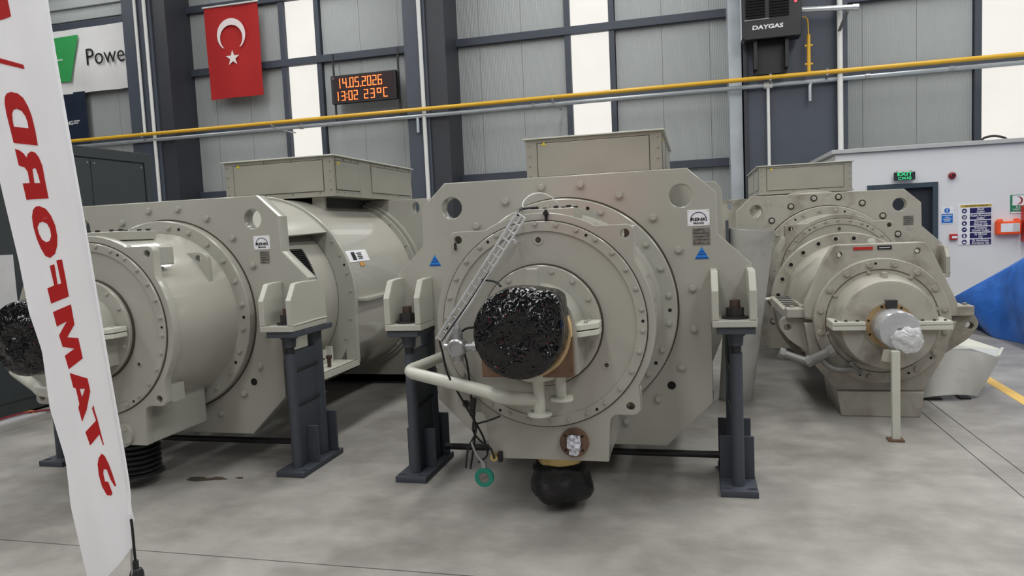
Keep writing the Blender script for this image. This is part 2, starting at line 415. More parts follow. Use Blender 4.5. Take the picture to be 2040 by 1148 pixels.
# galvanised downpipe casing beside the third column
o = MB().box(0.73, 0.975, 15.2, 15.98, 0, 9.8).build('cable_duct', 'galvanised', smooth=0, bevel=0.004)
tag(o, 'tall galvanised sheet-metal duct standing against the dark column with the heater', 'duct')

# conduits running down the columns
def conduit(name, pts, r, m, label, cat, group=None):
    o = MB().tube(pts, r, 10).build(name, m); tag(o, label, cat, group); return o
conduit('conduit', [(-12.80, 15.0, 4.28), (-12.80, 15.0, 9.8)], 0.035, 'pipe_white', 'thin white conduit ending at the yellow pipe on the column by the green banner', 'pipe')
conduit('conduit', [(-12.535, 15.0, 2.0), (-12.535, 15.0, 9.8)], 0.04, 'pipe_white', 'long white conduit down the column between green banner and red flag', 'pipe')
conduit('conduit', [(-5.627, 15.0, 1.0), (-5.627, 15.0, 9.8)], 0.045, 'pipe_white', 'white conduit down the column beside the red digital clock', 'pipe')
conduit('conduit', [(2.71, 14.9, 2.4), (2.71, 14.9, 9.8)], 0.05, 'pipe_white', 'white conduit on the column behind the black heater', 'pipe')

# yellow gas pipe and galvanised pipe along the wall
yp = empty('gas_pipe', (0, 14.85, 4.28), label='yellow gas pipe running the whole length of the wall', cat='pipe')
MB().tube([(-22, 0, 0), (12, 0, 0)], 0.042, 14).build('pipe', 'pipe_yellow', yp)
for x in (-12.77, -9.27, -2.765, 1.474, 2.479):
    e_ = 0.19 if x in (-12.77, 1.474, 2.479) else 1.02
    MB().tube([(x, 0, -0.05), (x, min(0.15, e_ * 0.5), -0.10), (x, e_, -0.10)], 0.02, 8).cyl((x, 0, -0.06), (x, 0, 0.06), 0.03, 10).build('bracket', 'zinc', yp)
r = MB().tube(smooth_path([(2.16, 0, 0), (2.16, 0, 0.5), (2.16, 0, 0.72)], 4), 0.032, 10).cyl((2.09, 0, 0.18), (2.23, 0, 0.18), 0.02, 8).cyl((2.09, 0, 0.52), (2.23, 0, 0.52), 0.02, 8).build('riser', 'pipe_yellow', yp)
sp = empty('galvanised_pipe', (0, 15.0, 4.16), label='silver galvanised pipe running under the yellow gas pipe', cat='pipe')
MB().tube([(-22, 0, 0), (12, 0, 0)], 0.042, 14).build('pipe', 'galvanised', sp)
for x in (-8.6, -3.2, 3.2, 4.6): MB().cyl((x - 0.04, 0, 0), (x + 0.04, 0, 0), 0.055, 12).build('coupling', 'zinc', sp)
MB().tube([(1.44, 0, 0), (1.44, 0, -2.4)], 0.03, 10).cyl((1.36, 0, 0), (1.52, 0, 0), 0.06, 12).build('down_pipe', 'pipe_white', sp)
MB().tube(smooth_path([(2.22, 0, 0.0), (2.20, -0.02, -0.06), (2.19, -0.03, -0.12), (2.19, -0.03, -0.37)], 5), 0.03, 10).build('down_pipe', 'galvanised', sp)
MB().tube([(-5.78, 0, 0), (-5.78, -0.02, -0.35)], 0.035, 10).build('down_pipe', 'galvanised', sp)

# ------------------------------------------------------------------ flat-roofed white office with the door
OY = 12.5
ow = empty('wall_office', (2.155, OY, 0), kind='structure')
MB().box(0.04, 1.52 - 1.02 + 0.0, 0, 0.12, 0, 2.56).build('wall_panel', 'office_white', ow, smooth=0)
MB().box(0.50, 1.495, 0, 0.12, 2.045, 2.56).build('wall_panel', 'office_white', ow, smooth=0)
MB().box(1.495, 7.0, 0, 0.12, 0, 2.56).build('wall_panel', 'office_white', ow, smooth=0)
MB().box(0.04, 0.16, 0.12, 2.4, 0, 2.56).build('wall_panel', 'office_white', ow, smooth=0)
MB().box(-0.02, 7.0, -0.05, 2.45, 2.565, 2.63).build('roof', 'roof_grey', ow, smooth=0, bevel=0.006)
d = empty('door_1', (2.652, OY, 0), kind='structure')
for a in ((0, 0.075, 0, 2.045), (0.925, 1.0, 0, 2.045), (0.075, 0.925, 1.97, 2.045)):
    MB().box(a[0], a[1], -0.025, 0.10, a[2], a[3]).build('door_frame', 'door_frame', d, smooth=0, bevel=0.004)
MB().box(0.075, 0.925, 0.06, 0.10, 0, 1.97).build('door_leaf', 'door_dark', d, smooth=0)
MB().tube([(0.85, 0.06, 1.02), (0.85, 0.0, 1.02), (0.74, 0.0, 1.02)], 0.012, 8).build('door_handle', 'steel', d)
o = MB().tube(smooth_path([(4.35, 12.9, 2.63), (4.42, 12.9, 2.70), (4.55, 12.9, 2.72), (4.68, 12.9, 2.69), (4.75, 12.9, 2.64)], 5), 0.018, 8).build('cable_loop', 'cable_black'); tag(o, 'black cable loop lying on the flat office roof', 'cable')

# exit sign
ex = empty('exit_sign', (3.17, OY - 0.07, 2.157), label='lit green exit sign above the dark office doorway', cat='sign')
MB().box(-0.148, 0.148, -0.012, 0.03, -0.062, 0.062).build('case', 'door_dark', ex, smooth=0, bevel=0.006)
for x in (-0.10, 0.10): MB().tube([(x, 0.01, 0.06), (x, 0.01, 0.085), (x, 0.07, 0.085)], 0.006, 6).build('hanger', 'steel', ex)
text('lettering', 'EXIT', 0.075, (0, -0.0135, 0.028), 'exit_green', ex, offset=0.0012, sx=1.4)
text('lettering', 'ÇIKIŞ', 0.052, (0, -0.0135, -0.034), 'exit_green', ex, offset=0.0006, sx=1.5)
o = empty('alarm_sounder', (3.845, OY, 2.127), label='round dark red alarm sounder on the white office wall', cat='alarm')
MB().lathe([(0.0, -0.075), (0.03, -0.075), (0.034, -0.05), (0.048, -0.045), (0.052, -0.02), (0.052, 0)], n=24).build('dome', 'maroon', o)
MB().lathe([(0, -0.078), (0.018, -0.078), (0.02, -0.074)], n=16).build('lens', 'ink_black', o)

# blue instruction sign
sg = empty('instruction_sign', (3.78, OY, 1.523), label='small blue and white mandatory instruction sign beside the door frame', cat='sign')
MB().box(-0.086, 0.086, -0.006, 0, -0.13, 0.13).build('board', 'sign_white', sg, smooth=0)
MB().box(-0.078, 0.078, -0.0075, -0.006, -0.118, 0.022).build('blue_field', 'ink_blue', sg, smooth=0)
MB().cyl((0, -0.0075, 0.073), (0, -0.006, 0.073), 0.040, 24).build('roundel', 'ink_blue', sg)
MB().box(-0.006, 0.006, -0.009, -0.0075, 0.062, 0.102).cyl((0, -0.009, 0.051), (0, -0.0075, 0.051), 0.007, 10).build('exclamation_mark', 'sign_white', sg, smooth=0)
for k, (w_, z) in enumerate(((0.066, 0.0), (0.026, -0.030), (0.056, -0.058), (0.040, -0.086))):
    MB().box(-w_, w_, -0.0085, -0.0075, z - 0.006, z + 0.006).build('print_line', 'sign_white', sg, smooth=0)
# manual call point
mc = empty('call_point', (3.862, OY, 1.187), label='small red fire call point box below the blue instruction sign', cat='alarm box')
MB().box(-0.052, 0.052, -0.05, 0, -0.045, 0.045).build('body', 'ink_red', mc, smooth=0, bevel=0.006)
MB().box(-0.026, 0.044, -0.053, -0.05, -0.022, 0.014).build('window', 'sign_white', mc, smooth=0)
# big safety board
bd = empty('safety_board', (4.158, OY, 1.368), label='large white safety board with six navy instruction lines', cat='sign')
MB().box(-0.232, 0.232, -0.010, 0, -0.31, 0.31).build('board', 'sign_white', bd, smooth=0, bevel=0.002)
MB().box(-0.195, 0.225, -0.0115, -0.010, 0.262, 0.300).build('title_strip', 'sign_gold', bd, smooth=0)
text('lettering', 'TEHLİKE VE YASAKLAR', 0.030, (0.02, -0.0125, 0.281), 'ink_black', bd)
LN = (('Baret', 'Kullan'), ('Kulak Koruyucu', 'Kullan'), ('Koruyucu', 'Eldiven Giy'), ('Koruyucu', 'Gözlük Kullan'), ('İş Elbisesi', 'Giy'), ('İş Ayakkabısı', 'Koruyucu Giy'))
for k in range(6):
    z = 0.208 - k * 0.0955
    MB().box(-0.068, 0.222, -0.0115, -0.010, z - 0.040, z + 0.040).build('instruction_field', 'ink_navy', bd, smooth=0)
    for q in (0, 1): text('lettering', LN[k][q], 0.042, (0.077, -0.0125, z + 0.019 - 0.038 * q), 'sign_white', bd, shear=0.2, offset=0.0008)
    MB().cyl((-0.142, -0.0115, z), (-0.142, -0.010, z), 0.036, 24).build('roundel', 'ink_navy', bd)
    pic = MB()
    if k in (0, 4): pic.cyl((-0.142, -0.013, z - 0.004), (-0.142, -0.0115, z - 0.004), 0.015, 14)
    if k == 0: pic.box(-0.158, -0.126, -0.013, -0.0115, z, z + 0.006)
    if k == 1: pic.lathe([(0.016, -0.013), (0.022, -0.013), (0.022, -0.0115), (0.016, -0.0115)], -0.142, z, n=20, close=True); pic.box(-0.147, -0.137, -0.013, -0.0115, z - 0.012, z + 0.008)
    if k == 2: pic.box(-0.152, -0.130, -0.013, -0.0115, z - 0.02, z + 0.012); pic.box(-0.158, -0.150, -0.013, -0.0115, z - 0.004, z + 0.010)
    if k == 3: pic.prism([(-0.164, z - 0.004), (-0.140, z - 0.006), (-0.118, z + 0.010), (-0.122, z + 0.014), (-0.146, z + 0.006)], -0.013, -0.0115)
    if k == 4: pic.box(-0.155, -0.129, -0.013, -0.0115, z - 0.024, z - 0.010); pic.box(-0.152, -0.132, -0.013, -0.0115, z + 0.010, z + 0.022)
    if k == 5: pic.prism([(-0.166, z - 0.016), (-0.118, z - 0.016), (-0.118, z - 0.002), (-0.136, z + 0.006), (-0.150, z + 0.014), (-0.162, z + 0.006)], -0.013, -0.0115)
    pic.build('pictogram', 'sign_white', bd, smooth=0)
# first-aid sign with red crescent
ra = empty('first_aid_sign', (4.74, OY, 1.645), label='green first-aid sign with a red crescent on the office wall', cat='sign')
MB().box(-0.105, 0.105, -0.008, 0, -0.14, 0.14).build('board', 'ink_green', ra, smooth=0)
MB().box(-0.078, 0.078, -0.0095, -0.008, -0.018, 0.130).build('white_field', 'sign_white', ra, smooth=0)
cres = [(0.0 + 0.060 * cos(a), 0.056 + 0.060 * sin(a)) for a in [radians(-115 + 230 * i / 24) for i in range(25)]] + [(-0.020 + 0.056 * cos(a), 0.056 + 0.053 * sin(a)) for a in [radians(88 - 176 * i / 20) for i in range(21)]]
obj('crescent', plate_mesh('crescent', [cres], -0.0105, -0.0095, 'maroon', 0.0), ra)
text('lettering', 'İLK', 0.042, (0, -0.009, -0.045), 'sign_white', ra); text('lettering', 'YARDIM', 0.042, (0, -0.009, -0.082), 'sign_white', ra)
MB().box(-0.10, 0.10, -0.009, -0.008, -0.136, -0.114).build('print_line', 'sign_white', ra, smooth=0)
# orange first-aid case
kt = empty('first_aid_case', (4.590, OY - 0.02, 1.31), label='bright orange first-aid case hung on the office wall', cat='case')
obj('shell', plate_mesh('shell', [rounded([(-0.165, -0.118), (0.160, -0.118), (0.168, 0.075), (0.14, 0.108), (0.06, 0.085), (-0.07, 0.085), (-0.13, 0.118), (-0.168, 0.09)], 0.025)], -0.09, 0.02, 'kit_orange', 0.02), kt)
for x in (-0.118, 0.105): MB().box(x - 0.035, x + 0.035, -0.085, -0.03, 0.085, 0.122).build('latch', 'kit_orange', kt, smooth=0, bevel=0.012)
MB().box(-0.115, 0.135, -0.0925, -0.09, -0.075, 0.052).build('label_sheet', 'sign_white', kt, smooth=0)
MB().box(0.042, 0.130, -0.0935, -0.0925, -0.070, 0.046).build('label_panel', 'mat_grey', kt, smooth=0)
o = empty('extinguisher_cabinet', (4.93, OY, 1.36), label='red fire extinguisher box cut by the edge of the picture', cat='cabinet')
MB().box(-0.155, 0.155, -0.16, 0, -0.28, 0.26).build('body', 'extinguisher_red', o, smooth=0, bevel=0.012); MB().box(-0.13, 0.13, -0.166, -0.16, -0.25, 0.23).build('door', 'extinguisher_red', o, smooth=0, bevel=0.005)
MB().box(0.09, 0.115, -0.185, -0.166, -0.03, 0.03).build('handle', 'ink_black', o, smooth=0)

# ------------------------------------------------------------------ red flag, clock, banners, heater on the back wall
fg = empty('wall_flag', (-10.63, 15.62, 5.10), label='red flag with white crescent and star hung on the wall', cat='flag')
def cloth(w, h, nx, nz, amp, fx, fz, y0=0.0, seed=0, back=0.012):
    b = MB(); vs = []
    for s in (0, 1):
        for j in range(nz + 1):
            for i in range(nx + 1):
                u = i / nx; v = j / nz
                vs.append(((u - 0.5) * w, y0 + s * back + amp * sin(fx * u * 6.28 + seed + 1.7 * v) * (0.4 + 0.6 * (1 - v)) + amp * 0.6 * sin(fz * v * 6.28 + 3 * u + seed), v * h))
    k = (nx + 1) * (nz + 1); fs = []
    for j in range(nz):
        for i in range(nx):
            a = j * (nx + 1) + i; fs += [(a, a + 1, a + nx + 2, a + nx + 1), (k + a, k + a + nx + 1, k + a + nx + 2, k + a + 1)]
    for i in range(nx):
        a = i; fs.append((a, k + a, k + a + 1, a + 1)); a = nz * (nx + 1) + i; fs.append((a, a + 1, k + a + 1, k + a))
    for j in range(nz):
        a = j * (nx + 1); fs.append((a, a + nx + 1, k + a + nx + 1, k + a)); a += nx; fs.append((a, k + a, k + a + nx + 1, a + nx + 1))
    return b.add(vs, fs)
cloth(1.465, 2.16, 24, 24, 0.022, 1.3, 0.8, 0.0, 1.0).build('cloth', 'flag_red', fg, smooth=60)
MB().cyl((-0.76, -0.02, 2.175), (0.76, -0.02, 2.175), 0.02, 10).build('top_rod', 'pipe_white', fg)
R1 = 0.385
mo = [(R1 * cos(a), R1 * sin(a)) for a in [radians(-48 + 276 * i / 40) for i in range(41)]]
R2 = 0.305; inn = [(R2 * cos(a), -0.075 + R2 * sin(a)) for a in [radians(228 - 276 * i / 36) for i in range(37)]]
obj('crescent', plate_mesh('crescent', [mo + inn], -0.053, -0.050, 'flag_white', 0.0), fg, (0.0, 0, 1.465))
st = [(0.19 * (1 if i % 2 == 0 else 0.40) * sin(pi * i / 5), 0.19 * (1 if i % 2 == 0 else 0.40) * cos(pi * i / 5)) for i in range(10)]
obj('star', plate_mesh('star', [st], -0.053, -0.050, 'flag_white', 0.0), fg, (0.0, 0, 0.92))

ck = empty('led_clock', (-7.29, 15.58, 4.705), label='black digital wall clock with glowing red date and time', cat='clock')
MB().box(-0.81, 0.81, 0.0, 0.12, 0.0, 0.645).build('case', 'black_steel', ck, smooth=0, bevel=0.008)
MB().box(-0.74, 0.78, -0.002, 0.0, 0.03, 0.615).build('front_pane', 'glow_tinted_pane', ck, smooth=0)
for x in (-0.79, 0.83): MB().box(x - 0.02, x + 0.02, 0.12, 0.15, -0.42, 1.17).build('hanger_rod', 'black_steel', ck, smooth=0)
SEG = {'a': ((0, 1), (1, 1)), 'b': ((1, .5), (1, 1)), 'c': ((1, 0), (1, .5)), 'd': ((0, 0), (1, 0)), 'e': ((0, 0), (0, .5)), 'f': ((0, .5), (0, 1)), 'g': ((0, .5), (1, .5))}
CH = {'0': 'abcdef', '1': 'bc', '2': 'abged', '3': 'abgcd', '4': 'fgbc', '5': 'afgcd', '6': 'afgedc', 'C': 'afed', 'o': 'abgf', '.': '', ':': ''}
_DIG = {}
def digit(c, x, z, w, h):
    k = (c, w, h)
    if k not in _DIG:
        b = MB(); tck = 0.0075
        for s_ in CH[c]:
            (u0, v0), (u1, v1) = SEG[s_]
            b.box(u0 * w - tck, u1 * w + tck, -0.008, 0, v0 * h - tck, v1 * h + tck)
        if c == '.': b.box(-0.012, 0.012, -0.008, 0, -0.012, 0.012)
        if c == ':': b.box(-0.010, 0.010, -0.008, 0, h * 0.3 - 0.010, h * 0.3 + 0.010); b.box(-0.010, 0.010, -0.008, 0, h * 0.7 - 0.010, h * 0.7 + 0.010)
        _DIG[k] = b.mesh('digit', 'led_red', 0)
    obj('digit', _DIG[k], ck, (x, -0.003, z))
x = -0.60
for c in '14.05.2026':
    digit(c, x + (-0.06 if c == '1' else 0), 0.355, 0.080, 0.205); x += 0.045 if c == '.' else (0.132 if c != '1' else 0.100)
x = -0.66
for c in '13:02':
    digit(c, x + (-0.06 if c == '1' else 0), 0.07, 0.080, 0.195); x += 0.05 if c == ':' else (0.132 if c != '1' else 0.110)
for c, x in (('2', 0.02), ('3', 0.18), ('C', 0.50)): digit(c, x, 0.07, 0.085, 0.195)
digit('o', 0.345, 0.07, 0.085, 0.195)
text('lettering', 'A', 0.06, (-0.745, -0.002, 0.585), 'mat_grey', ck); MB().box(0.66, 0.73, -0.002, 0, 0.035, 0.042).build('maker_mark', 'mat_grey', ck, smooth=0)

bn = empty('hanging_banner', (-14.9, 15.80, 5.66), label='white wall banner with green shape and the word Power', cat='banner')
cloth(3.6, 1.62, 40, 16, 0.022, 3.2, 1.2, 0.0, 0.5).build('cloth', 'banner_cloth', bn, smooth=60)
obj('green_shape', plate_mesh('green_shape', [[(-1.5, 1.43), (-0.32, 1.45), (-0.67, 0.30), (-1.3, 0.32)]], -0.052, -0.048, 'banner_green', 0.0), bn)
MB().box(-1.05, -0.86, -0.055, -0.052, 0.86, 0.885).build('stripe', 'banner_cloth', bn, smooth=0)
text('lettering', 'Powe', 0.60, (-0.16, -0.05, 0.84), 'ink_black', bn, align='LEFT', extrude=0.002, sx=0.9, offset=-0.002)
pb = empty('dark_poster', (-15.85, 15.84, 4.30), label='dark blue glossy poster hanging below the green and white banner', cat='poster')
MB().box(-0.6, 0.62, -0.02, 0, 0, 1.40).build('sheet', 'banner_dark', pb, smooth=0, bevel=0.004)
text('lettering', 'NG', 0.14, (0.07, -0.022, 0.62), 'sign_white', pb, offset=0.003); 
for k in range(3): MB().box(0.19, 0.38 - 0.03 * k, -0.022, -0.020, 0.66 - 0.035 * k, 0.675 - 0.035 * k).build('print_line', 'sign_white', pb, smooth=0)

ht = empty('gas_heater', (1.50, 14.62, 4.98), label='black louvred gas heater mounted on the dark column', cat='heater')
MB().prism([(-0.54, 0.02), (-0.50, -0.02), (0.50, -0.02), (0.52, 0.24), (0.52, 1.6), (-0.54, 1.6)], 0.0, 0.36).build('casing', 'heater_black', ht, smooth=0, bevel=0.015)
MB().box(-0.556, -0.546, 0.0, 0.3, 0.0, 1.6).build('side_trim', 'galvanised', ht, smooth=0)
me = MB().prismx([(-0.030, 0.0), (0.0, 0.035), (0.004, 0.030), (0.0, -0.012)], -0.175, 0.175).mesh('louvre', 'heater_black', 0)
for k in range(16):
    for x in (-0.30, 0.12): obj('louvre', me, ht, (x, 0, 0.37 + 0.052 * k))
MB().box(-0.50, -0.06, -0.008, 0.0, 0.335, 0.345).build('louvre_rim', 'mat_grey', ht, smooth=0)
text('lettering', 'DAYGAS', 0.105, (-0.09, -0.004, 0.19), 'sign_white', ht, offset=0.003, sx=1.35, shear=0.1)
MB().cyl((0.41, -0.02, 0.60), (0.41, 0, 0.60), 0.022, 12).build('indicator_lamp', 'lamp_red', ht)
wb_ = MB()
for x in (-0.30, 0.26): wb_.box(x - 0.03, x + 0.03, 0.10, 0.36, -0.55, 0.05)
wb_.box(-0.33, 0.29, 0.30, 0.36, -0.62, 0.0); wb_.box(-0.33, 0.29, 0.08, 0.14, -0.02, 0.06); wb_.build('wall_bracket', 'heater_black', ht, smooth=0)
MB().cyl((0.52, 0.12, 0.46), (1.43, 0.12, 0.40), 0.05, 18).cyl((1.40, 0.12, 0.402), (1.50, 0.12, 0.395), 0.06, 18).build('flue_pipe', 'steel', ht)
MB().prism([(1.28, 0.33), (1.34, 0.33), (1.20, 0.0), (1.14, 0.0)], 0.10, 0.14).build('flue_bracket', 'heater_black', ht, smooth=0)
MB().tube(smooth_path([(0.50, 0.23, 0.36), (0.60, 0.23, 0.345), (0.645, 0.23, 0.28), (0.66, 0.23, 0.02)], 4), 0.012, 8).build('gas_hose', 'pipe_yellow', ht)

# ------------------------------------------------------------------ the three gear units
PLATE = [(0.765, 0.833), (0.929, 0.680), (0.934, 0.435), (1.124, 0.248), (1.124, -0.097), (0.886, -0.098), (0.886, -0.590), (0.603, -0.867)]
PLATE = PLATE + [(-x, z) for x, z in reversed(PLATE)]
def shift(l, dz): return [(x, z + dz) for x, z in l]

def logo_plate(parent, x, z, y):
    o = MB().box(-0.064, 0.064, -0.003, 0, -0.048, 0.048).build('maker_plate', 'sign_white', parent, (x, y, z), smooth=0, bevel=0.001)
    return o
def logo(parent, x, z, y):
    pl = logo_plate(parent, x, z, y); tag(pl, 'white maker plate with lettering under an arc')
    arc = circ(0, -0.014, 0.049, 24, radians(-8), radians(188)) + circ(0, -0.014, 0.0445, 24, radians(188), radians(-8))
    # the arc, the two words and four rivets are drawn on one printed plate
    me = plate_mesh('emblem_arc', [arc], -0.0042, -0.003, 'ink_navy', 0.0); obj('emblem_arc', me, parent, (x, y, z))
    text('lettering', 'RENK', 0.025, (x, y - 0.0035, z - 0.010), 'ink_black', parent, offset=0.0009, sx=1.4)
    text('lettering', 'MAAG', 0.017, (x, y - 0.0035, z - 0.032), 'ink_black', parent, offset=0.0006, sx=1.25)
    for dx in (-0.056, 0.056):
        for dz in (-0.040, 0.040): MB().cyl((0, -0.0045, 0), (0, -0.003, 0), 0.0028, 8).build('rivet', 'zinc', parent, (x + dx, y, z + dz))
def data_plate(parent, x, z, y, w=0.05, h=0.05):
    o = MB().box(-w, w, -0.003, 0, -h, h).build('data_plate', 'sign_grey', parent, (x, y, z), smooth=0)
    for k in range(5):
        MB().box(-w * 0.85, w * (0.8 if k % 2 else 0.3), -0.004, -0.003, h * (0.78 - 0.4 * k) - 0.0015, h * (0.78 - 0.4 * k) + 0.0015).build('engraved_line', 'ink_black', parent, (x, y, z), smooth=0)
def triangle_sticker(parent, x, z, y):
    MB().prism([(-0.042, -0.037), (0.042, -0.037), (0.0, 0.037)], -0.002, 0).build('triangle_sticker', 'sticker_blue', parent, (x, y, z), smooth=0)
    MB().box(-0.036, 0.036, -0.003, -0.002, -0.035, -0.026).box(-0.024, 0.024, -0.003, -0.002, -0.012, -0.004).box(-0.012, 0.012, -0.003, -0.002, 0.004, 0.012).build('sticker_print', 'sticker_blue_dark', parent, (x, y, z), smooth=0)

def bracket(parent, s, z0, paint):
    b = MB(); xa, xb = sorted((s * 0.883, s * 1.128))
    o = MB().box(xa, xb, -0.25, 0.215, z0 - 0.0955, z0 - 0.056).build('bracket_base', paint, parent, smooth=0, bevel=0.005)
    for q, (u0, u1, yb) in enumerate(((0.883, 0.922, 0.0), (1.088, 1.128, 0.215))):
        p = [(-0.25, z0 - 0.056), (-0.25, z0 + 0.113), (-0.175, z0 + 0.222), (-0.10, z0 + 0.228)]
        p += [(yb, z0 + 0.228)] if yb == 0 else [(0.115, z0 + 0.228), (yb, z0 + 0.12)]
        p += [(yb, z0 - 0.056)]
        xa2, xb2 = sorted((s * u0, s * u1)); MB().prismx(p, xa2, xb2).build('gusset', paint, parent, smooth=0, bevel=0.006)
    # weld beads
    MB().tube([(s * 1.128, -0.24, z0 - 0.054), (s * 1.13, -0.1, z0 - 0.052), (s * 1.13, 0.05, z0 - 0.048), (s * 1.13, 0.21, z0 - 0.05)], 0.006, 6).build('weld', paint, parent)

def terminal_box(parent, z0, paint):
    zb, zt, hx, y0, y1 = z0 + 0.905, z0 + 1.255, 0.56, 1.53, 3.40
    tb = MB().box(-hx, hx, y0, y1, zb, zt).build('terminal_box', 'box_metal', parent, smooth=0, bevel=0.004)
    MB().prism([(-hx - 0.025, zt), (hx + 0.025, zt), (hx + 0.025, zt + 0.012), (-hx - 0.025, zt + 0.012)], y0 - 0.025, y1 + 0.025).build('lid', 'paint_pale', tb, smooth=0, bevel=0.003)
    MB().box(-hx - 0.014, hx + 0.014, y0 - 0.014, y1 + 0.014, zb - 0.012, zb + 0.004).build('bottom_rim', 'box_metal', tb, smooth=0)
    me = bolt_mesh(0.007, 0.010, 'zinc', False)
    MB().box(-hx + 0.094, hx - 0.094, y0 - 0.002, y0, zb + 0.034, zt - 0.029).build('panel_seam', 'groove', tb, smooth=0)
    MB().box(-hx + 0.10, hx - 0.10, y0 - 0.006, y0, zb + 0.04, zt - 0.035).build('front_panel', 'box_metal', tb, smooth=0, bevel=0.002)
    for k in range(4):
        for z in (zb + 0.028, zt - 0.02): obj('screw', me, tb, (-0.42 + 0.28 * k, y0, z))
    for s in (-1, 1):
        for k in range(4): obj('screw', me, tb, (s * (hx - 0.03), y0, zb + 0.05 + 0.085 * k))
        for a, b in ((0.05, 0.52), (0.80, 1.82)):
            MB().box(min(s * hx, s * (hx + 0.002)), max(s * hx, s * (hx + 0.002)), y0 + a - 0.008, y0 + b + 0.008, zb + 0.043, zt - 0.033).build('panel_seam', 'groove', tb, smooth=0)
            MB().box(min(s * hx, s * (hx + 0.006)), max(s * hx, s * (hx + 0.006)), y0 + a, y0 + b, zb + 0.05, zt - 0.04).build('side_panel', 'box_metal', tb, smooth=0, bevel=0.002)
            for k in range(4):
                for z in (zb + 0.03, zt - 0.022): obj('screw', me, tb, (s * hx, y0 + a + (b - a) * k / 3, z), (0, 0, s * pi / 2))
    MB().prism([(-hx + 0.135, zt - 0.052), (-hx + 0.175, zt - 0.052), (-hx + 0.155, zt - 0.018)], y0 - 0.009, y0 - 0.0065).build('warning_sticker', 'sticker_yellow', tb, smooth=0)
    MB().box(hx + 0.0065, hx + 0.009, y0 + 0.08, y0 + 0.12, zt - 0.075, zt - 0.05).build('warning_sticker', 'sticker_yellow', tb, smooth=0)
    MB().box(-0.34, 0.34, y0 + 0.25, y1 - 0.25, z0 + 0.74, zb).build('box_neck', 'black_steel', parent, smooth=0)
    MB().box(-0.30, -0.05, y0 + 0.12, y0 + 0.25, z0 + 0.75, zb).box(0.30, 0.42, y0 + 0.06, y0 + 0.10, z0 + 0.70, zb).build('box_stay', paint, parent, smooth=0)

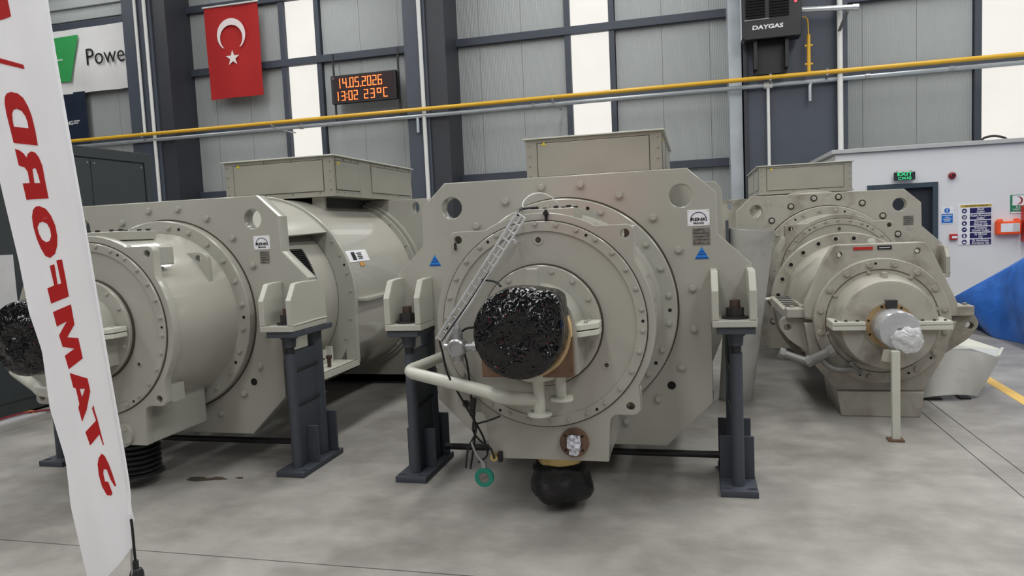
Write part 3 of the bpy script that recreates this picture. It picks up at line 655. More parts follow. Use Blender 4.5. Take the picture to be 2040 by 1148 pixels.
def motor_frame(parent, z0, paint):
    """the round motor frame between the front plate and the rear plate"""
    MB().lathe([(0.745, 0.11), (0.745, 1.13)], 0, z0).build('inner_drum', 'paint_satin', parent)
    MB().lathe([(0.812, 0.105), (0.826, 0.105), (0.882, 1.13), (0.866, 1.13)], 0, z0, 40, radians(40), radians(140), True).build('top_cover', paint, parent)
    ring = plate_mesh('frame_ring', [circ(0, 0, 0.905, 96), circ(0, 0, 0.745, 72)], 1.13, 1.175, paint, 0.005); rg = obj('frame_ring', ring, parent, (0, 0, z0))
    for s in (-1, 1):
        for a in (34, 25, 14, 4, -12, -24):
            aa = radians(a if s > 0 else 180 - a); obj('bolt', bolt_mesh(0.011, 0.009, paint, False), rg, (0.865 * cos(aa), 1.13, 0.865 * sin(aa)))
        holes(rg, [(s * 0.865 * cos(radians(19)), 0.865 * sin(radians(19)))], 1.13, 0.010)
        # bottom tray of the opening with its drain bolt
        xa, xb = sorted((s * 0.64, s * 0.885)); MB().box(xa, xb, 0.11, 1.13, z0 - 0.555, z0 - 0.535).build('tray_floor', 'paint_pale', parent, smooth=0)
        xa, xb = sorted((s * 0.870, s * 0.892)); MB().box(xa, xb, 0.11, 1.16, z0 - 0.585, z0 - 0.535).build('tray_edge', 'paint_pale', parent, smooth=0)
        xa, xb = sorted((s * 0.66, s * 0.675)); MB().box(xa, xb, 0.11, 1.02, z0 - 0.535, z0 - 0.42).build('tray_back', 'paint_pale', parent, smooth=0)
        xa, xb = sorted((s * 0.66, s * 0.72)); MB().box(xa, xb, 1.0, 1.02, z0 - 0.535, z0 - 0.40).build('tray_end', 'paint_pale', parent, smooth=0)
        MB().box(s * 0.84 - 0.055, s * 0.84 + 0.055, 1.133, 1.172, z0 - 0.56, z0).build('ring_skirt', paint, parent, smooth=0, bevel=0.004)
        MB().cyl((s * 0.80, 0.80, z0 - 0.535), (s * 0.80, 0.80, z0 - 0.445), 0.016, 10).cyl((s * 0.80, 0.80, z0 - 0.465), (s * 0.80, 0.80, z0 - 0.44), 0.028, 6).build('drain_bolt', 'stud_brown', parent)
        # ventilation grille
        g = MB()
        for k in range(26):
            a = radians(2 + 32 * k / 25); ca, sa = cos(a), sin(a); r0, r1 = 0.747, 0.765
            g.add([(s * r0 * ca, y, z0 + r0 * sa + dz) for dz in (0, 0.006) for y in (0.16, 0.80)] + [(s * r1 * ca, y, z0 + r1 * sa + dz - 0.004) for dz in (0, 0.006) for y in (0.16, 0.80)],
                  [(0, 1, 5, 4), (2, 6, 7, 3), (4, 5, 7, 6), (0, 4, 6, 2), (1, 3, 7, 5)])
        q = g.build('grille_slats', 'black_steel', parent, smooth=0); tag(q, kind='stuff')
        MB().lathe([(0.7465, 0.15), (0.7465, 0.82)], 0, z0, 16, radians(0 if s > 0 else 144), radians(36 if s > 0 else 180)).build('grille_backing', 'hole_black', parent)
    MB().lathe([(0.745, 1.175), (0.885, 1.175), (0.885, 2.50), (0.865, 2.52), (0.865, 2.58)], 0, z0, 128).build('barrel', 'paint_satin', parent)
    MB().lathe([(0.85, 2.56), (0.915, 2.56), (0.915, 2.60), (0.85, 2.60)], 0, z0, 96, close=True).build('rear_flange', paint, parent)
    MB().lathe([(0.85, 2.60), (0.895, 2.60), (0.895, 2.625), (0.85, 2.625)], 0, z0, 96, close=True).build('rear_gasket', 'groove', parent)
    MB().lathe([(0.85, 2.625), (0.94, 2.625), (0.94, 2.70), (0.85, 2.70)], 0, z0, 96, close=True).build('rear_flange', paint, parent)
    for k in range(20):
        a = radians(9 + 18 * k); obj('bolt', bolt_mesh(0.014, 0.012, paint, False), parent, (0.892 * cos(a), 2.56, z0 + 0.892 * sin(a)))
    for s in (-1, 1):
        xa, xb = sorted((s * 0.83, s * 0.965)); MB().box(xa, xb, 1.20, 2.45, z0 - 0.042, z0 - 0.012).build('seam_ledge', paint, parent, smooth=0, bevel=0.006)
    rp = [(-1.06, 0.80), (-1.0, 0.885), (1.0, 0.885), (1.06, 0.80), (1.06, -0.55), (0.85, -z0 + 0.02), (-0.85, -z0 + 0.02), (-1.06, -0.55)]
    obl = [[(s * 0.875 + 0.040 * cos(a), 0.795 + 0.060 * sin(a)) for a in [2 * pi * i / 24 for i in range(24)]] for s in (-1, 1)]
    obj('rear_plate', plate_mesh('rear_plate', [rp] + obl, 2.70, 2.80, paint, 0.004), parent, (0, 0, z0))
    MB().box(-0.9, 0.9, 2.70, 3.05, 0, 0.10).build('rear_foot', 'black_steel', parent, smooth=0)
    MB().lathe([(0.0, 3.55), (0.74, 3.55), (0.80, 3.50), (0.80, 2.80)], 0, z0, 72).build('rear_hood', paint, parent)

def front_end(parent, z0, paint, lugs=True):
    """flange, barrel, eared front plate and round covers in front of the main plate"""
    MB().lathe([(0.30, -0.004), (0.700, -0.004), (0.700, 0.0)], 0, z0, 96).build('flange_gasket', 'groove', parent)
    fl_ = MB().lathe([(0.45, -0.070), (0.683, -0.070), (0.690, -0.064), (0.690, -0.004), (0.45, -0.004)], 0, z0, 128).build('bearing_flange', paint, parent)
    bolts(fl_, [radians(7 + 15 * k) for k in range(24)], 0.645, -0.070, z0, 0.0165, 0.013, paint)
    holes(fl_, [(0.645 * cos(radians(a)), z0 + 0.645 * sin(radians(a))) for a in (-1, 74.5, 120, 179, -31, -150)], -0.070, 0.011)
    MB().lathe([(0.60, -0.070), (0.592, -0.10), (0.580, -0.16), (0.578, -0.66)], 0, z0, 128).build('housing_barrel', 'paint_satin', parent)
    # eared front plate
    R = 0.595; ea = math.asin(0.515 / R)
    right = circ(0, 0, R, 14, pi / 2, ea)[1:] + rounded([(0.30, 0.515), (0.499, 0.515), (0.499, 0.32)], 0.045, 5, (0, 2))[1:-1]
    right += circ(0, 0, R, 16, math.asin(0.325 / R), -math.asin(0.325 / R))
    right += rounded([(0.50, -0.32), (0.503, -0.486), (0.345, -0.486), (0.327, -0.741), (0.2, -0.741)], 0.045, 5, (0, 3, 4))[1:-1]
    poly = right + [(-x, z) for x, z in reversed(right)]
    hl = [circ(s * 0.452, z, 0.022, 18) for s in (-1, 1) for z in (0.468, -0.440)]
    fp = obj('front_plate', plate_mesh('front_plate', [poly] + hl, -0.72, -0.655, paint, 0.004), parent, (0, 0, z0))
    for s in (-1, 1):
        for z in (0.468, -0.440): MB().box(s * 0.470 - 0.030, s * 0.470 + 0.030, -0.655, -0.54, z - 0.075 if z > 0 else z - 0.04, z + 0.04 if z > 0 else z + 0.075).build('ear_rib', paint, parent, (0, 0, z0), smooth=0, bevel=0.006)
    MB().lathe([(0.02, -0.725), (0.558, -0.725), (0.558, -0.718)], 0, z0, 96).build('cover_gasket', 'groove', parent)
    cv = MB().lathe([(0.30, -0.728), (0.497, -0.728), (0.500, -0.737), (0.548, -0.737), (0.552, -0.733), (0.552, -0.725)], 0, z0, 128).build('front_cover', paint, parent)
    bolts(cv, [radians(7.5 + 12 * k) for k in range(30)], 0.531, -0.737, z0 + 0.006, 0.0115, 0.009, paint)
    holes(cv, [(0.531 * cos(radians(a)), z0 + 0.531 * sin(radians(a))) for a in (1.5, 61.5, 121.5, 181.5, 241.5, 301.5)], -0.737, 0.008)
    holes(cv, [(0.40 * cos(radians(a)), z0 + 0.40 * sin(radians(a))) for a in (-33, 213)], -0.728, 0.012, 'groove', paint)
    holes(cv, [(-0.002, z0 + 0.452)], -0.728, 0.016, 'groove', paint)
    MB().lathe([(0.02, -0.745), (0.328, -0.745), (0.328, -0.728)], 0, z0, 96).build('cap_gasket', 'groove', parent)
    cp = MB().lathe([(0.02, -0.77), (0.316, -0.77), (0.320, -0.766), (0.320, -0.745)], 0, z0, 96).build('bearing_cap', paint, parent)
    bolts(cp, [radians(4 + 24 * k) for k in range(15)], 0.292, -0.77, z0, 0.0115, 0.009, paint)
    # split bearing housing: round above, square below
    MB().lathe([(0.228, -0.77), (0.228, -1.01), (0.02, -1.01)], 0, z0, 40, 0, pi).box(-0.228, 0.228, -1.01, -0.77, z0 - 0.21, z0).build('bearing_housing', paint, parent)
    MB().box(-0.030, 0.030, -0.94, -0.87, z0 + 0.215, z0 + 0.315).build('lifting_lug', paint, parent, smooth=0, bevel=0.008)
    for s in (-1, 1):
        poly = [(s * 0.20, -0.99), (s * 0.245, -0.99), (s * 0.325, -0.90), (s * 0.325, -0.79), (s * 0.20, -0.79)]
        lg = MB().prismz(poly, z0 + 0.003, z0 + 0.032).build('split_lug', 'paint_pale', parent, smooth=0, bevel=0.003)
        MB().prismz(poly, z0 - 0.030, z0 - 0.003).build('split_lug', 'paint_pale', parent, smooth=0, bevel=0.003)
        for y in (-0.93, -0.84): MB().cyl((s * 0.265, y, z0 + 0.032), (s * 0.265, y, z0 + 0.044), 0.011, 6).build('bolt', paint, parent)

def sump(parent, z0, paint):
    MB().box(-0.327, 0.327, -0.66, -0.13, z0 - 0.741, z0 - 0.42).build('sump_box', paint, parent, smooth=0, bevel=0.006)

def wrapped_shaft(loc, label):
    """crumpled black film over the shaft end, sagging square at one corner"""
    from mathutils import noise
    n = 96; b = MB(); vs = []
    prof = [(0.222, 0.20), (0.226, 0.15), (0.224, 0.09), (0.222, 0.05), (0.219, 0.025), (0.213, 0.008), (0.20, 0.0)] + [(0.19 - 0.0158 * k, -0.004 - 0.0005 * k) for k in range(12)] + [(0.0005, -0.010)]
    for r, y in prof:
        for i in range(n):
            a = 2 * pi * i / n; c = max(0, cos(a - radians(43))) ** 22
            k = 1 + 0.19 * c * min(1, (r / 0.2) ** 2) - 0.02 * max(0, cos(a + radians(10))) ** 6
            x, z = r * k * cos(a), r * k * sin(a)
            d1 = noise.noise(Vector((x * 14, y * 10, z * 14)) + Vector(loc)); d2 = noise.ridged_multi_fractal(Vector((x * 22 + 3 * d1, y * 18, z * 16 + 3 * d1)), 0.8, 2.1, 3, 1.0, 2.0)
            w = min(1, r / 0.12)
            vs.append((x * (1 + 0.02 * d1), y + 0.012 * d1 + 0.006 * d2 - (0.020 * max(0, 0.07 - abs(r - 0.10)) / 0.07 if r < 0.18 else 0), z * (1 + 0.02 * d1)))
    fs = [(j * n + i, j * n + (i + 1) % n, (j + 1) * n + (i + 1) % n, (j + 1) * n + i) for j in range(len(prof) - 1) for i in range(n)]
    b.add(vs, fs); o = b.build('shaft_wrap', 'black_film', None, loc, smooth=80); tag(o, label, 'plastic wrap', 'black film wraps over shaft ends'); return o

def gear_unit(loc, z0, label, paint='paint'):
    u = empty('gear_unit', loc, label=label, cat='gear unit', group='large grey gear units')
    hl = [circ(s * 0.723, 0.670, 0.068, 36) for s in (-1, 1)]
    pl = obj('main_plate', plate_mesh('main_plate', [PLATE] + hl, 0.0, 0.11, paint, 0.006), u, (0, 0, z0))
    return u, pl

# ---- middle unit
UM, plm = gear_unit((-0.80, 4.47, 0), 1.09, 'big grey gear unit in the middle with white oil pipe and wire tray')
UL, pll = gear_unit((-3.715, 4.47, 0), 1.09, 'big grey gear unit partly hidden behind the white feather flag')
for U, pl in ((UM, plm), (UL, pll)):
    z0 = 1.09
    bolts(pl, [radians(9 + 18 * k) for k in range(20)], 0.79, 0.0, -0.010, 0.0225, 0.018, 'paint')
    holes(pl, [(0.64, -0.485), (-0.64, -0.485)], 0.0, 0.026, 'hole_black')
    front_end(U, z0, 'paint'); sump(U, z0, 'paint'); motor_frame(U, z0, 'paint'); terminal_box(U, z0, 'paint')
    for s in (-1, 1): bracket(U, s, z0, 'paint_bracket')
    # bearing front: tan ring and rusty lower face
    MB().lathe([(0.02, -1.05), (0.222, -1.05), (0.226, -1.03), (0.224, -1.0)], -0.015, z0, 40, 0, 2 * pi).build('tan_ring', 'tan_tape', U)
    MB().box(-0.250, 0.212, -1.045, -1.011, z0 - 0.218, z0 - 0.02).build('lower_face', 'rust', U, smooth=0)
    MB().cyl((0.02, -0.97, z0 - 0.24), (0.02, -0.97, z0 - 0.21), 0.085, 24).build('outlet_flange', 'paint_pale', U)
    # oil return pipe
    pts = smooth_path([(0.02, -0.97, z0 - 0.345), (-0.10, -0.965, z0 - 0.345), (-0.20, -0.95, z0 - 0.338), (-0.26, -0.92, z0 - 0.325), (-0.50, -0.775, z0 - 0.312), (-0.76, -0.615, z0 - 0.300), (-0.835, -0.56, z0 - 0.296), (-0.865, -0.48, z0 - 0.294), (-0.85, -0.38, z0 - 0.293), (-0.80, 0.0, z0 - 0.290)], 6)
    op = MB().tube(pts, 0.035, 16).build('oil_pipe', 'paint_pale', U)
    MB().cyl((0.02, -0.97, z0 - 0.24), (0.02, -0.97, z0 - 0.415), 0.030, 18).build('oil_pipe', 'paint_pale', U)
    MB().cyl((0.02, -0.97, z0 - 0.427), (0.02, -0.97, z0 - 0.412), 0.062, 28).build('pipe_flange', 'paint_pale', U)
    MB().cyl((0.125, -0.93, z0 - 0.21), (0.125, -0.93, z0 - 0.345), 0.028, 18).build('oil_pipe', 'paint_pale', U)
    MB().cyl((0.125, -0.93, z0 - 0.357), (0.125, -0.93, z0 - 0.342), 0.062, 28).build('pipe_flange', 'paint_pale', U)
    # sensor pad with bolts on top of the barrel
    MB().box(-0.135, 0.175, -0.60, -0.30, z0 + 0.56, z0 + 0.618).build('top_pad', 'paint', U, smooth=0, bevel=0.004)
    for x in (-0.11, -0.04, 0.07, 0.14):
        for y in (-0.57, -0.33): MB().cyl((x, y, z0 + 0.618), (x, y, z0 + 0.632), 0.014, 8).build('pad_bolt', 'bolt_dark', U)
logo(plm, 0.824, 0.533, 0.0); data_plate(plm, 0.838, 0.422, 0.0)
triangle_sticker(plm, 0.838, 0.323, 0.0); triangle_sticker(plm, -0.857, 0.335, 0.0)
logo(pll, 0.785, 0.503, 0.0); data_plate(pll, 0.80, 0.40, 0.0, 0.036, 0.042)
wrapped_shaft((-0.822, 3.25, 1.108), 'shiny black plastic film wrapped over the shaft of the middle gear unit')
wrapped_shaft((-3.735, 3.25, 1.108), 'shiny black plastic film wrap at the left edge beside the feather flag')
# lifting eye on the left unit, sticker on its barrel, bellows and blank flange under it
obj('lifting_eye', plate_mesh('lifting_eye', [rounded([(0.325, 0.455), (0.470, 0.462), (0.515, 0.43), (0.520, 0.24), (0.40, 0.37)], 0.03, 5, (0, 3)), circ(0.450, 0.415, 0.022, 18)], -0.25, -0.20, 'paint', 0.004), UL, (0, 0, 1.09))
st_ = MB(); n = 10; vs = []
for i in range(n + 1):
    a = radians(19.5 + 7.0 * i / n)
    for y in (1.14, 1.60): vs.append((0.888 * cos(a), y, 1.09 + 0.888 * sin(a)))
st_.add(vs, [(2 * i, 2 * i + 1, 2 * i + 3, 2 * i + 2) for i in range(n)]).build('company_sticker', 'sign_white', UL)
def on_barrel(U, a0, y0, w, h, m, name, R=0.890):
    b = MB(); vs = []
    for i in range(5):
        a = a0 + h / R * (i / 4 - 0.5)
        for y in (y0 - w / 2, y0 + w / 2): vs.append((R * cos(a), y, 1.09 + R * sin(a)))
    b.add(vs, [(2 * i, 2 * i + 1, 2 * i + 3, 2 * i + 2) for i in range(4)]).build(name, m, U)
on_barrel(UL, radians(23), 1.32, 0.07, 0.075, 'ink_black', 'sticker_print')
for k in range(4): on_barrel(UL, radians(24.6 - 1.1 * k), 1.435, 0.10 - 0.02 * (k % 2), 0.010, 'ink_black', 'sticker_print')
on_barrel(UL, radians(17.9), 1.42, 0.085, 0.036, 'sticker_orange', 'orange_sticker')
bf = MB().cyl((0.165, -0.745, 0.415), (0.165, -0.72, 0.415), 0.078, 28).cyl((0.150, -0.83, 0.405), (0.150, -0.745, 0.405), 0.026, 14).build('blank_flange', 'paint', UL)
for a in (45, 135, 225, 315): obj('bolt', bolt_mesh(0.010, 0.008, 'paint', False), bf, (0.165 + 0.058 * cos(radians(a)), -0.745, 0.415 + 0.058 * sin(radians(a))))
bl = MB(); prof = []
for k in range(7): prof += [(0.115, 0.335 - 0.035 * k), (0.150, 0.327 - 0.035 * k), (0.150, 0.319 - 0.035 * k), (0.115, 0.311 - 0.035 * k)]
prof += [(0.165, 0.085), (0.165, 0.075), (0.05, 0.075)]
m_ = 36; bl.add([(r * cos(2 * pi * i / m_), r * sin(2 * pi * i / m_), z) for i in range(m_) for r, z in prof], [(i * len(prof) + q, ((i + 1) % m_) * len(prof) + q, ((i + 1) % m_) * len(prof) + q + 1, i * len(prof) + q + 1) for i in range(m_) for q in range(len(prof) - 1)])
bl.build('rubber_bellows', 'black_steel', UL, (0.02, -0.47, 0)); MB().cyl((0.02, -0.47, 0.335), (0.02, -0.47, 0.352), 0.145, 32).build('bellows_collar', 'tan_tape', UL)
# rusty open flange stuffed with a rag, brass neck under the middle sump
rf = obj('drain_flange', plate_mesh('drain_flange', [circ(0, 0, 0.078, 36), circ(0, 0, 0.040, 24)], -0.745, -0.72, 'rust', 0.002), UM, (0.149, 0, 0.453))
holes(rf, [(0.060 * cos(radians(a)), 0.060 * sin(radians(a))) for a in (40, 140, 220, 320)], -0.745, 0.007)
MB().cyl((0.149, -0.722, 0.453), (0.149, -0.719, 0.453), 0.042, 20).build('drain_bore', 'hole_black', UM)
MB().cyl((0.02, -0.47, 0.25), (0.02, -0.47, 0.352), 0.133, 40).build('brass_neck', 'brass', UM)
rag = MB(); n = 14; vs = []; rng = random.Random(5)
for j in range(n + 1):
    for i in range(n + 1):
        u, v = i / n - 0.5, j / n - 0.5
        wid = 0.075 if v > -0.1 else 0.075 - 0.06 * (-v - 0.1)
        nn = __import__('mathutils').noise.noise(Vector((u * 5, v * 6, 2.0))); rr_ = 1 - 0.25 * max(0, abs(u) + abs(v) - 0.6)
        vs.append((u * wid * rr_ + 0.004 * nn, -0.765 + 0.03 * (u * u + v * v) + 0.030 * nn, v * 0.115 * rr_ - 0.010))
k0 = len(vs); vs += [(x, y + 0.02, z) for x, y, z in vs]
fs = [(j * (n + 1) + i, j * (n + 1) + i + 1, (j + 1) * (n + 1) + i + 1, (j + 1) * (n + 1) + i) for j in range(n) for i in range(n)]
rag.add(vs, fs + [tuple(k0 + q for q in reversed(f)) for f in fs])
o = rag.build('stuffed_rag', 'rag', None, (-0.80 + 0.149, 4.47, 0.453), smooth=60); tag(o, 'crumpled white rag stuffed into the rusty drain flange', 'rag')

# wire cable tray on the middle cover
tr = empty('wire_tray', (0, 0, 0)); tr.parent = UM
A = Vector((-0.070, -0.80, 1.672)); B = Vector((-0.548, -0.80, 1.020)); d_ = (B - A).normalized(); s_ = Vector((d_.z, 0, -d_.x)); out_ = Vector((0, -1, 0))
for off, dep in ((-0.026, 0.0), (0.026, 0.0), (-0.026, 0.028), (0.026, 0.028), (0.0, 0.0)):
    MB().tube([A + s_ * off + out_ * dep, B + s_ * off + out_ * dep], 0.0042, 6).build('long_wire', 'bright_wire', tr)
for k in range(17):
    p = A + (B - A) * (k / 16)
    MB().tube([p + s_ * -0.026 + out_ * 0.030, p + s_ * -0.026, p + s_ * 0.026, p + s_ * 0.026 + out_ * 0.030], 0.0038, 6).build('cross_wire', 'bright_wire', tr)
for k in (2.6, 14.2):
    p = A + (B - A) * (k / 16); MB().cyl(p + s_ * -0.05, p + s_ * -0.026, 0.009, 8).cyl(p + s_ * -0.05 + out_ * 0.012, p + s_ * -0.05 - out_ * 0.06, 0.010, 8).build('clip', 'steel', tr)
MB().tube([A + (B - A) * 0.42 + s_ * -0.016 + out_ * 0.004, A + (B - A) * 0.7 + s_ * -0.014 + out_ * 0.006, B + s_ * -0.004 + out_ * 0.006], 0.0038, 6).build('cable', 'cable_black', tr)
# pressure gauge head left of the wrapped shaft
ga = empty('gauge_head', (-0.432, -0.87, 0.995)); ga.parent = UM
MB().lathe([(0, -0.045), (0.040, -0.045), (0.048, -0.038), (0.050, -0.02), (0.050, 0.03), (0.03, 0.045), (0, 0.045)], 0, 0, 32).build('gauge_body', 'zinc', ga)
MB().lathe([(0.030, -0.052), (0.040, -0.052), (0.040, -0.044), (0.030, -0.044)], 0, 0, 32, close=True).build('gauge_rim', 'zinc', ga)
MB().cyl((0, 0, 0.045), (0, 0, 0.078), 0.030, 16).cyl((0, 0, 0.078), (0, 0, 0.10), 0.022, 6).cyl((0, 0, 0.10), (0, 0, 0.125), 0.018, 14, r2=0.012).build('gland_neck', 'zinc', ga)
MB().cyl((0, 0, -0.075), (0, 0, -0.045), 0.028, 16).build('bottom_neck', 'zinc', ga)
MB().cyl((-0.048, 0, 0.0), (-0.075, 0, 0.004), 0.018, 14).build('side_plug', 'zinc', ga)
MB().cyl((0.045, 0, 0), (0.085, 0, 0.002), 0.021, 16).cyl((0.085, 0, 0.002), (0.105, 0, 0.003), 0.029, 6).cyl((0.105, 0, 0.003), (0.20, 0, 0.006), 0.014, 14).build('connector', 'zinc', ga)
# cables on the middle unit
cab = [[(-0.560, -0.80, 1.02), (-0.545, -0.80, 0.95), (-0.52, -0.80, 0.83), (-0.46, -0.78, 0.70), (-0.41, -0.77, 0.60), (-0.36, -0.76, 0.50), (-0.34, -0.76, 0.44), (-0.33, -0.77, 0.38), (-0.38, -0.78, 0.34)],
       [(-0.22, -0.98, 1.13), (-0.33, -0.86, 1.10), (-0.40, -0.84, 1.085), (-0.425, -0.84, 1.04), (-0.41, -0.80, 0.90), (-0.40, -0.79, 0.75), (-0.40, -0.78, 0.64), (-0.39, -0.77, 0.55), (-0.40, -0.77, 0.45), (-0.43, -0.77, 0.30)],
       [(-0.16, -0.95, 1.32), (-0.22, -0.84, 1.335), (-0.30, -0.80, 1.345)],
       [(-0.40, -0.78, 0.60), (-0.38, -0.79, 0.52), (-0.43, -0.79, 0.42), (-0.45, -0.79, 0.31)],
       [(-0.385, -0.78, 0.62), (-0.40, -0.78, 0.52), (-0.36, -0.78, 0.46), (-0.31, -0.77, 0.42), (-0.29, -0.77, 0.36)],
       [(-0.38, -0.775, 0.555), (-0.31, -0.775, 0.575), (-0.245, -0.775, 0.60)],
       [(-0.09, -0.80, 1.675), (-0.10, -0.74, 1.70), (-0.115, -0.60, 1.712), (-0.10, -0.58, 1.716), (-0.03, -0.58, 1.718)]]
for c in cab: MB().tube(smooth_path(c, 6), 0.0062, 6).build('cable', 'cable_black', UM)
MB().cyl((-0.385, -0.79, 0.70), (-0.40, -0.79, 0.62), 0.018, 8).build('cable_bundle', 'cable_black', UM)
MB().tube(smooth_path([(-0.41, -0.79, 0.46), (-0.39, -0.79, 0.40), (-0.36, -0.79, 0.355), (-0.345, -0.79, 0.34)], 6), 0.007, 8).build('hose', 'zinc', UM)
MB().tube(smooth_path([(-0.115, -0.56, 1.715), (-0.12, -0.54, 1.75), (-0.085, -0.50, 1.79), (-0.03, -0.46, 1.80), (0.02, -0.42, 1.775), (0.045, -0.38, 1.745)], 6), 0.0035, 6).build('white_wire', 'pipe_white', UM)
MB().box(0.038, 0.052, -0.735, -0.722, 1.60, 1.70).box(0.032, 0.058, -0.745, -0.72, 1.672, 1.688).build('strap', 'cable_black', UM, smooth=0)
MB().box(-0.47, -0.46, -0.735, -0.722, 1.505, 1.545).build('strap', 'cable_black', UM, smooth=0)
MB().cyl((-0.298, -0.755, 0.362), (-0.298, -0.725, 0.362), 0.022, 16).build('brass_cap', 'brass', UM); MB().box(-0.275, -0.255, -0.75, -0.72, 0.335, 0.39).build('cap_clamp', 'cable_black', UM, smooth=0)

# round green sensor disc hanging by its cable
gd = empty('hanging_disc', (-1.152, 3.70, 0.255), label='green round sensor disc dangling from cables near the floor', cat='sensor')
MB().lathe([(0.030, -0.012), (0.052, -0.012), (0.054, 0.0), (0.052, 0.012), (0.030, 0.012)], 0, 0, 36, close=True).build('green_ring', 'plastic_green', gd)
MB().cyl((0, -0.008, 0), (0, 0.008, 0), 0.030, 28).build('disc_face', 'sign_grey', gd)
MB().box(-0.012, 0.012, -0.008, 0.008, 0.05, 0.085).cyl((0, 0, 0.08), (-0.005, 0, 0.10), 0.010, 8).build('stem', 'zinc', gd, smooth=0)

# black bag tied over the neck under the sump
b = MB(); n = 40; rng = random.Random(11); vs = []
prof = [(0.137, 0.272), (0.141, 0.265), (0.152, 0.255), (0.158, 0.235), (0.150, 0.215), (0.166, 0.18), (0.178, 0.14), (0.176, 0.10), (0.160, 0.07), (0.12, 0.05), (0.06, 0.045), (0.0, 0.045)]
for r, z in prof:
    for i in range(n):
        a = 2 * pi * i / n; k = 1 + (0 if z > 0.26 else 0.05) * sin(3 * a + z * 16) + 0.035 * sin(7 * a + 30 * z) + 0.03 * (rng.random() - 0.5)
        vs.append((r * k * cos(a), r * k * sin(a), z + (0.008 * sin(4 * a) if 0.01 < z < 0.2 else 0)))
b.add(vs, [(j * n + i, j * n + (i + 1) % n, (j + 1) * n + (i + 1) % n, (j + 1) * n + i) for j in range(len(prof) - 1) for i in range(n)])
o = b.build('bagged_outlet', 'black_bag', None, (-0.78, 4.0, 0), smooth=70); tag(o, 'black plastic bag tied around the brass neck below the sump', 'plastic bag')

# ---- support stands under the brackets
def stand(x, y, label):
    t_ = empty('support_stand', (x, y, 0), label=label, cat='stand', group='dark steel support stands')
    base = plate_mesh('base_plate', [[(-0.105, 0.0), (0.105, 0.0), (0.105, 0.56), (-0.105, 0.56)]] + [[(sx * 0.07 + 0.028 * cos(a), yy + 0.014 * sin(a)) for a in [2 * pi * i / 16 for i in range(16)]] for sx in (-1, 1) for yy in (0.05, 0.51)], -0.04, 0.0, 'dark_steel', 0.004)
    for v in base.vertices: q = v.co.copy(); v.co = (q.x, q.z, -q.y)
    obj('base_plate', base, t_)
    MB().cyl((0, 0.105, 0.04), (0, 0.105, 0.83), 0.036, 24).build('post', 'dark_steel', t_)
    MB().cyl((0, 0.105, 0.83), (0, 0.105, 0.905), 0.030, 20).build('jack_screw', 'black_steel', t_)
    MB().cyl((0, 0.105, 0.875), (0, 0.105, 0.945), 0.041, 24, r2=0.046).cyl((0, 0.105, 0.935), (0, 0.105, 0.955), 0.056, 24).build('collar', 'dark_steel', t_)
    MB().cyl((0, 0.44, 0.04), (0, 0.44, 0.95), 0.05, 24).build('post', 'dark_steel', t_)
    MB().box(-0.022, 0.022, 0.13, 0.42, 0.04, 0.84).build('web', 'dark_steel', t_, smooth=0)
    MB().box(-0.105, 0.105, 0.0, 0.52, 0.953, 0.992).build('head_plate', 'dark_steel', t_, smooth=0, bevel=0.004)
    for y0, h in ((0.22, 0.30), (0.49, 0.34)): MB().box(-0.10, 0.10, y0, y0 + 0.016, 0.04, h).build('gusset_plate', 'dark_steel', t_, smooth=0, bevel=0.003)
    for z in (0.47, 0.71):
        for s in (-1, 1): MB().tube([(s * 0.030, 0.10, z), (s * 0.032, 0.50, z + 0.012)], 0.007, 6).build('tie_pin', 'bolt_dark', t_)
    MB().cyl((0, 0.105, 1.034), (0, 0.105, 1.046), 0.074, 28).build('washer', 'bolt_dark', t_)
    MB().cyl((0, 0.105, 1.046), (0, 0.105, 1.096), 0.052, 6, ph=0.2).build('nut', 'bolt_dark', t_)
    MB().cyl((0, 0.105, 1.096), (0, 0.105, 1.14), 0.030, 20).build('stud', 'stud_brown', t_)
stand(0.215, 4.235, 'dark steel stand under the bracket beside the leaning grey sheet')
stand(-1.818, 4.235, 'dark steel stand behind the bend of the white oil pipe')
stand(-2.69, 4.235, 'dark steel stand with web plate between the left and middle gear units')
stand(-4.69, 4.235, 'dark steel stand mostly hidden behind the white feather flag')
for x0, x1, lab in ((-1.71, 0.11, 'dark round tie bar low behind the middle gear unit'), (-4.58, -2.80, 'dark round tie bar low behind the left gear unit')):
    o = MB().cyl((x0 - 0.01, 4.66, 0.118), (x1 + 0.01, 4.66, 0.118), 0.022, 14).build('tie_bar', 'black_steel'); tag(o, lab, 'bar', 'tie bars between stands')

# ---- far right unit with its step-down gearbox in front
Z3 = 1.015
UR, plr = gear_unit((1.385, 8.45, 0), Z3, 'worn grey gear unit near the office with a bare shaft end', 'paint_worn')
bolts(plr, [radians(9 + 18 * k) for k in range(20)], 0.79, 0.0, 0.0, 0.0225, 0.018, 'paint')
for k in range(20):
    a = radians(9 + 18 * k); MB().lathe([(0.024, -0.003), (0.036, -0.003), (0.036, 0.001)], 0, 0, 18).build('dark_bolt_washer', 'groove', plr, (0.79 * cos(a), 0, 0.79 * sin(a)))  # dark washer ring around each bolt
front_end(UR, Z3, 'paint_worn'); motor_frame(UR, Z3, 'paint_worn'); terminal_box(UR, Z3, 'paint_worn')
for s in (-1, 1): bracket(UR, s, Z3, 'paint_worn')
data_plate(plr, 0.805, 0.498, 0.0, 0.048, 0.048)
ZG = 0.768
MB().box(-0.40, 0.40, -0.66, -0.10, 0.30, Z3 - 0.40).build('sump_box', 'paint_worn', UR, smooth=0)
MB().lathe([(0.55, -0.70), (0.55, -0.90)], 0, ZG + 0.06, 72).build('adapter', 'paint_worn', UR)
